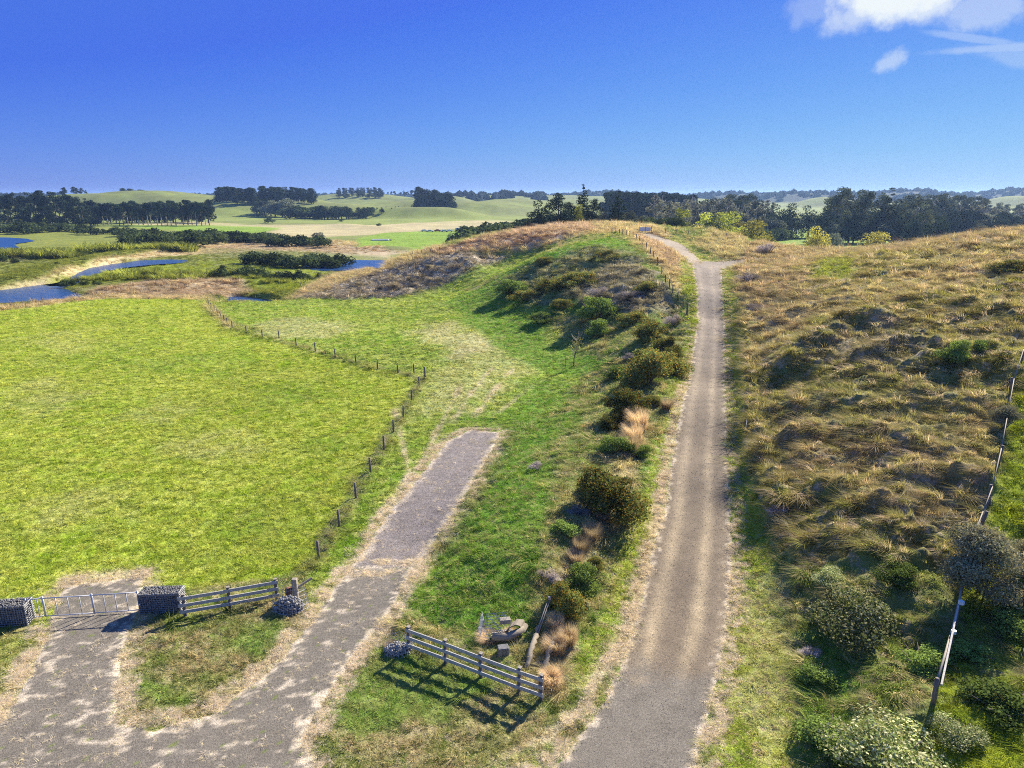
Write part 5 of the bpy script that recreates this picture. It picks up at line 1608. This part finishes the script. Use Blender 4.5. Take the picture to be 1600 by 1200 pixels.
# ------------------------------------------------------------------ far vehicles, pylons
def vehicle(px, d, kind, color, label, rz):
    x, y = at_y(px, d, -3); z = float(Hz(x, y)); x, y = at_y(px, d, z)
    body = mat("paint_" + label.split()[0], color, .4, var=.05, spec=.5)
    glass = bpy.data.materials.get("car_glass") or mat("car_glass", (.03, .035, .04), .1, var=0, spec=.8)
    L_, Wd = (4.6, 1.8) if kind == "car" else (6.5, 2.2)
    o = thing("car" if kind == "car" else "truck", label, "car" if kind == "car" else "truck", (x, y, z + .05), rz)
    if kind == "car":
        pr = [(-2.3, .35), (-2.3, .85), (-1.5, .95), (-.9, 1.45), (.6, 1.45), (1.3, .95), (2.2, .85), (2.3, .35)]
    else:
        pr = [(-3.2, .45), (-3.2, 1.0), (.9, 1.0), (.95, 2.3), (2.3, 2.3), (2.9, 1.35), (3.2, 1.2), (3.2, .45)]
    mb = MB(); k = len(pr)
    mb.v = [Vector((a, -Wd / 2, b)) for a, b in pr] + [Vector((a, Wd / 2, b)) for a, b in pr]
    mb.f = [list(range(k)), list(range(2 * k - 1, k - 1, -1))] + [[i, i + k, (i + 1) % k + k, (i + 1) % k][::-1] for i in range(k)]
    part("body", mb.mesh("body", body), o)
    for s in (-1, 1):
        mb = MB(); w = Wd / 2 + .01
        q = [(-.85, 1.0), (-.6, 1.38), (.5, 1.38), (.95, 1.0)] if kind == "car" else [(1.1, 1.45), (1.1, 2.1), (2.2, 2.1), (2.6, 1.45)]
        mb.v = [Vector((a, s * w, b)) for a, b in q]; mb.f = [[0, 1, 2, 3]]; part("side_window", mb.mesh("side_window", glass), o)
        for wx in ((-1.4, 1.4) if kind == "car" else (-2.1, 2.1)):
            mb = MB(); mb.tube([(wx, s * (Wd / 2 - .18), .34), (wx, s * (Wd / 2 + .02), .34)], .34, 12); part("wheel", mb.mesh("wheel", M_DARK), o)
    if kind == "truck":
        mb = MB(); mb.box((-1.2, 0, 1.65), (3.9, 2.1, 1.3)); part("tray_box", mb.mesh("tray_box", mat("tray", (.5, .5, .5), .6)), o)
    return o


for px, d, k, c, lb, rz in ((663, 462, "car", (.75, .75, .74), "white car at the left end of the far farm vehicles", .2), (672, 458, "car", (.62, .63, .66), "silver car second in the row of far farm vehicles", .1),
                            (684, 464, "car", (.30, .05, .04), "red car in the row of far farm vehicles", .0), (694, 460, "car", (.7, .7, .68), "cream car right of the red one in the far yard", .3),
                            (702, 462, "car", (.72, .73, .75), "pale car standing before the blue truck in the far yard", .1), (719, 466, "truck", (.35, .33, .30), "brown grey truck in the far yard", .1),
                            (738, 462, "truck", (.02, .07, .38), "blue truck with pale tray at the right end of the far yard", 3.0)):
    vehicle(px, d, k, c, lb, rz)
vehicle(922, 236, "car", (.8, .8, .8), "white car half hidden on top of the ridge under the conifers", .1)
x, y = at_y(594, 372, -2.8); z = float(Hz(x, y))
o = thing("white_trough", "long white trough lying in the far green field edge", "trough", (x, y, z), .1)
mb = MB(); mb.box((0, 0, .35), (9, 2.4, .7)); part("basin", mb.mesh("basin", M_WHITE), o)
mb = MB(); mb.box((5.5, 0, .3), (1.2, 1.2, .6)); part("float_box", mb.mesh("float_box", M_CONC), o)


def pylon(px, d, pytop, label):
    x, y = at_y(px, d, 10); z = float(Hz(x, y)); x, y = at_y(px, d, z)
    h = (CAMZ - y * math.tan(math.atan((pytop - 600) / F) + PITCH)) - z
    o = thing("lattice_pylon", label, "pylon", (x, y, z))
    m = bpy.data.materials.get("pylon_steel") or mat("pylon_steel", (.42, .43, .45), .6, metal=.3)
    mb = MB(); w = h * .13
    cor = [(-1, -1), (1, -1), (1, 1), (-1, 1)]
    for a, b in cor: mb.tube([(a * w, b * w, 0), (a * w * .25, b * w * .25, h * .7), (a * .3, b * .3, h)], .22, 4)
    for i in range(7):
        z0, z1 = h * .7 * i / 7, h * .7 * (i + 1) / 7; s0, s1 = w * (1 - .75 * i / 7), w * (1 - .75 * (i + 1) / 7)
        for k in range(4):
            a, b = cor[k], cor[(k + 1) % 4]; mb.tube([(a[0] * s0, a[1] * s0, z0), (b[0] * s1, b[1] * s1, z1)], .12, 3)
    part("lattice", mb.mesh("lattice", m), o)
    for f_ in (.72, .84, .95):
        mb = MB(); mb.tube([(-h * .2, 0, h * f_), (0, 0, h * f_ + .8), (h * .2, 0, h * f_)], .22, 4); part("cross_arm", mb.mesh("cross_arm", m), o)


pylon(753, 1250, 299, "left one of two far lattice pylons in front of the blue forest")
pylon(777, 1150, 300, "right one of two far lattice pylons in front of the blue forest")


# ------------------------------------------------------------------ scattered growth (uncountable): points carry their own prototypes
def leafy_mesh(n_, h, rad, size, seed):
    rg = np.random.default_rng(seed); d = rg.normal(size=(n_, 3)); d /= np.linalg.norm(d, axis=1, keepdims=True); d[:, 2] = np.abs(d[:, 2])
    P = d * (rad, rad, h) * rg.uniform(.4, 1, (n_, 1)); V, Fq = leaf_quads(P, d, size, .6, rg)
    C = np.repeat(rg.uniform(.6, 1.4, n_), 4)[:, None] * np.ones(3)
    return V, Fq, C


TUFT_MAT = foliage_mat("grass_blades", None, trans=.45)


def scatter(name, label, protos, pos, kind, rot, scl, tint):
    V, Fq, C, PID = [], [], [], []; o_ = 0
    for i, (v, f, c) in enumerate(protos):
        V.append(v); Fq.append(f + o_); C.append(c); PID.append(np.full(len(v), i)); o_ += len(v)
    nP = o_; n_ = len(pos)
    me = np_mesh(name, np.concatenate(V + [pos]), np.concatenate(Fq))
    def att(nm, typ, fld, a, b, dt=np.float32):
        at = me.attributes.new(nm, typ, "POINT"); at.data.foreach_set(fld, np.concatenate([a, b]).astype(dt).ravel())
    att("ispt", "BOOLEAN", "value", np.zeros(nP), np.ones(n_), bool)
    att("pid", "INT", "value", np.concatenate(PID), np.zeros(n_), np.int32)
    att("kindex", "INT", "value", np.zeros(nP), kind, np.int32)
    att("rot", "FLOAT_VECTOR", "vector", np.zeros((nP, 3)), rot)
    att("scl", "FLOAT_VECTOR", "vector", np.ones((nP, 3)), scl)
    att("tint", "FLOAT_COLOR", "color", np.ones((nP, 4)), np.concatenate([tint, np.ones((n_, 1))], 1))
    att("var", "FLOAT_COLOR", "color", np.concatenate([np.concatenate(C), np.ones((nP, 1))], 1), np.ones((n_, 4)))
    me.materials.append(TUFT_MAT)
    ng = bpy.data.node_groups.get("self_scatter")
    if ng is None:
        ng = bpy.data.node_groups.new("self_scatter", "GeometryNodeTree")
        ng.interface.new_socket("Geometry", in_out="INPUT", socket_type="NodeSocketGeometry")
        ng.interface.new_socket("Geometry", in_out="OUTPUT", socket_type="NodeSocketGeometry")
        N, L = ng.nodes.new, ng.links.new
        gi, go = N("NodeGroupInput"), N("NodeGroupOutput")
        def na(nm, typ):
            q = N("GeometryNodeInputNamedAttribute"); q.data_type = typ; q.inputs[0].default_value = nm; return q.outputs[0]
        sep = N("GeometryNodeSeparateGeometry"); sep.domain = "POINT"
        L(gi.outputs[0], sep.inputs[0]); L(na("ispt", "BOOLEAN"), sep.inputs[1])
        sp = N("GeometryNodeSplitToInstances"); sp.domain = "POINT"
        L(sep.outputs[1], sp.inputs[0]); L(na("pid", "INT"), sp.inputs["Group ID"])
        ip = N("GeometryNodeInstanceOnPoints"); ip.inputs["Pick Instance"].default_value = True
        L(sep.outputs[0], ip.inputs["Points"]); L(sp.outputs[0], ip.inputs["Instance"])
        L(na("kindex", "INT"), ip.inputs["Instance Index"]); L(na("rot", "FLOAT_VECTOR"), ip.inputs["Rotation"]); L(na("scl", "FLOAT_VECTOR"), ip.inputs["Scale"])
        L(ip.outputs[0], go.inputs[0])
    o = obj(name, me); md = o.modifiers.new("scatter", "NODES"); md.node_group = ng
    return tag(o, label, kind="stuff")


du = np.gradient(UE)[None, :]; dv_ = np.gradient(VE)[:, None]
AREA = (DG ** 2) * du * dv_
VIEW = (np.abs(UG) < .80) & (DG > 14)


def sample(density, n_):
    """n_ points with probability by density per square metre"""
    w = (density * AREA * VIEW).ravel(); cs = np.cumsum(w); cs /= cs[-1]
    k = np.searchsorted(cs, RNG.random(n_)); j, i = np.unravel_index(k, DG.shape)
    u = UG[j, i] + (RNG.random(n_) - .5) * du[0, i]; v = VG[j, i] + (RNG.random(n_) - .5) * dv_[j, 0]
    d = np.exp(v); x, y = np.sin(u) * d, np.cos(u) * d
    return x, y, bil(ZG, UE, VE, u, v), u, v, d, (j, i)


def tints(u, v, x, y, bright=1.0, jit=.18):
    a, b, s = (bil(q, UE, VE, u, v) for q in (FA2, FB, FS))
    m = np.clip(.5 + fbm(x / 1.5, y / 1.5, 90, 3) * 2.6, 0, 1)[:, None]; k = (RNG.random(len(x)) < .22)[:, None]
    c = a * (1 - m) + b * m; c = np.where(k, s, c)
    return np.clip(c * bright * RNG.uniform(1 - jit, 1 + jit, (len(x), 1)), 0, .8)


falloff = np.minimum(1, (28 / DG) ** 1.7)


def euler(n_, tilt=.25, zdir=None, zs=3.14):
    z = RNG.uniform(-zs, zs, n_) + (0 if zdir is None else zdir)
    return np.stack([RNG.normal(0, tilt, n_), RNG.normal(0, tilt, n_), z], 1)


# short grass
NL = 170000
x, y, z, u, v, d, _ = sample(FL * falloff * (.35 + .65 * sstep(-.3, .3, fbm(XG / .9, YG / .9, 33, 3))), NL)
s = np.clip((d / 30) ** .55, .8, 2.6) * RNG.uniform(.6, 1.35, NL)
lawn = [blade_mesh(20, .075, .17, .018, .5, k, segs=1) for k in range(3)] + [blade_mesh(14, .15, .14, .02, .5, 7), leafy_mesh(22, .07, .14, .06, 8)]
kd = RNG.choice(5, NL, p=(.26, .26, .26, .10, .12))
scatter("short_grass", "short green grass of paddock, pasture and verges", lawn, np.stack([x, y, z], 1), kd, euler(NL), np.stack([s, s, s * RNG.uniform(.25, .75, NL)], 1), tints(u, v, x, y, 1.25, .16))

# rank tussocks
NT = 190000
patch = .04 + .96 * sstep(-.12, .22, fbm(XG / 1.5, YG / 1.1, 66, 3))
x, y, z, u, v, d, _ = sample(FT * np.minimum(1, (26 / DG) ** 1.35) * patch * (DG < 420), NT)
s = np.clip((d / 46) ** .6, .55, 2.2) * RNG.uniform(.4, 1.05, NT) * (.75 + .6 * sstep(-.2, .4, fbm(x / 2.2, y / 2.2, 71, 2)))
tus = [blade_mesh(26, .50, .34, .028, .9, 21, (-.28, -.05)), blade_mesh(26, .38, .40, .028, 1.1, 22, (-.40, -.1)), blade_mesh(22, .62, .26, .024, .5, 23, (-.15, 0)),
       blade_mesh(26, .30, .42, .03, 1.2, 24, (-.45, .1)), leafy_mesh(80, .26, .36, .075, 25)]
kd = RNG.choice(5, NT, p=(.27, .27, .15, .22, .09))
TT = tints(u, v, x, y, 1.15, .38)
kd = np.where((TT[:, 1] > TT[:, 0] * .98) & (RNG.random(NT) < .72), 4, kd)
scatter("rank_grass", "rank tan and olive tussock grass of the banks and hills", tus, np.stack([x, y, z], 1), kd, euler(NT, .15, 3.2 * fbm(x / 5, y / 5, 88, 3), 1.5), np.stack([s, s, s * RNG.uniform(.6, 1.15, NT) * np.where(z < -2, .55, 1)], 1), TT)

# dry straw flecks on drives and verges
NS = 26000
near_road = np.zeros_like(ZG)
for k, P in ROADW.items():
    lo, hi = P.min(0) - 3, P.max(0) + 3
    m = (XG > lo[0]) & (XG < hi[0]) & (YG > lo[1]) & (YG < hi[1])
    sdr = sd_world(P, XG[m], YG[m]); near_road[m] = np.maximum(near_road[m], np.exp(-((sdr + .35) / .35) ** 2) + (.035 if k in ("forecourt", "gravel_track") else .0) * (sdr > 0))
x, y, z, u, v, d, _ = sample(near_road * falloff * (.05 + sstep(-.1, .25, fbm(XG / 1.1, YG / .9, 55, 3))), NS)
s = RNG.uniform(.5, 1.2, NS) * np.clip((d / 30) ** .5, .8, 2)
flat_ = [blade_mesh(16, .05, .16, .014, .3, 31 + k, spread=1.0) for k in range(3)]
tn = np.array((.78, .67, .50)) * RNG.uniform(.7, 1.2, (NS, 1))
scatter("dry_straw", "dry straw blown along the edges of the drives", flat_, np.stack([x, y, z + .03], 1), RNG.integers(0, 3, NS), euler(NS, .15), np.stack([s, s, s * .35], 1), tn)

# loose stones in the gravel
NG = 7000
inside = np.zeros_like(ZG)
for k in ("main_drive", "gravel_track"):
    P = ROADW[k]; lo, hi = P.min(0), P.max(0); m = (XG > lo[0]) & (XG < hi[0]) & (YG > lo[1]) & (YG < hi[1])
    inside[m] = np.maximum(inside[m], sd_world(P, XG[m], YG[m]) > .15)
x, y, z, u, v, d, _ = sample(inside * falloff, NG)
oc = np.array([(1, 0, 0), (0, 1, 0), (-1, 0, 0), (0, -1, 0), (0, 0, .7), (0, 0, -.7)]) * .028
of = np.array([(0, 1, 4, 4), (1, 2, 4, 4), (2, 3, 4, 4), (3, 0, 4, 4)])
V4 = np.concatenate([oc[[0, 1, 4]], oc[[1, 2, 4]], oc[[2, 3, 4]], oc[[3, 0, 4]]]); 
chipV = []; chipF = []
for a, b in ((0, 1), (1, 2), (2, 3), (3, 0)):
    m_ = (oc[a] + oc[b]) / 2; i = len(chipV); chipV += [oc[a], m_, oc[4] * .9, oc[a] * .5 + oc[4] * .55]; chipF.append((i, i + 1, i + 2, i + 3))
    i = len(chipV); chipV += [m_, oc[b], oc[b] * .5 + oc[4] * .55, oc[4] * .9]; chipF.append((i, i + 1, i + 2, i + 3))
chip = (np.array(chipV), np.array(chipF), np.ones((len(chipV), 3)))
s = RNG.uniform(.4, 1.1, NG) * np.clip((d / 30) ** .6, .8, 2.2)
tn = np.array((.42, .36, .30)) * RNG.uniform(.7, 1.4, (NG, 1))
scatter("loose_gravel", "loose stones on the gravel drive and track", [chip], np.stack([x, y, z + .035], 1), np.zeros(NG), euler(NG, .3), np.stack([s, s, s], 1), tn)

# far off woods on the hills
NW = 2600
hillm = wood * sstep(3, 9, ZG) + ((DG > 1380) & (DG < 1900) & (UG < .05) & (UG > -.12) & (ZG > 8)) * 1.0
x, y, z, u, v, d, _ = sample(hillm, NW)
rgw = np.random.default_rng(50); wl = []
for k in range(3):
    dd = rgw.normal(size=(150, 3)); dd /= np.linalg.norm(dd, axis=1, keepdims=True); dd[:, 2] = np.abs(dd[:, 2])
    P = dd * (9, 9, 12) * rgw.uniform(.75, 1.05, (150, 1)); vv, ff = leaf_quads(P, dd, 5.0, .8, rgw); wl.append((vv, ff, np.repeat(rgw.uniform(.7, 1.3, 150), 4)[:, None] * np.ones(3)))
s = RNG.uniform(.7, 1.2, NW)
scatter("distant_woodland", "dark woodland covering the far hills", wl, np.stack([x, y, z - 2], 1), RNG.integers(0, 3, NW), euler(NW, .05), np.stack([s, s, s], 1), np.array((.035, .050, .030)) * RNG.uniform(.8, 1.2, (NW, 1)))

# ------------------------------------------------------------------ haze
HAZE = 1.05e-4
if HAZE:
    mb = MB(); lo, hi = (-7500, -300, -8), (7500, 8000, 58)
    v = [(x_, y_, z_) for z_ in (lo[2], hi[2]) for y_ in (lo[1], hi[1]) for x_ in (lo[0], hi[0])]
    me = bpy.data.meshes.new("haze"); me.from_pydata(v, [], [(0, 2, 3, 1), (4, 5, 7, 6), (0, 1, 5, 4), (2, 6, 7, 3), (0, 4, 6, 2), (1, 3, 7, 5)])
    hm = bpy.data.materials.new("haze"); hm.use_nodes = True; nt = hm.node_tree; nt.nodes.clear()
    out = nt.nodes.new("ShaderNodeOutputMaterial"); pv = nt.nodes.new("ShaderNodeVolumePrincipled")
    pv.inputs["Color"].default_value = (.38, .60, 1.0, 1); pv.inputs["Density"].default_value = HAZE; pv.inputs["Anisotropy"].default_value = .3
    nt.links.new(pv.outputs[0], out.inputs["Volume"]); me.materials.append(hm)
    tag(obj("haze", me), kind="stuff", label="thin blue haze over the far country")
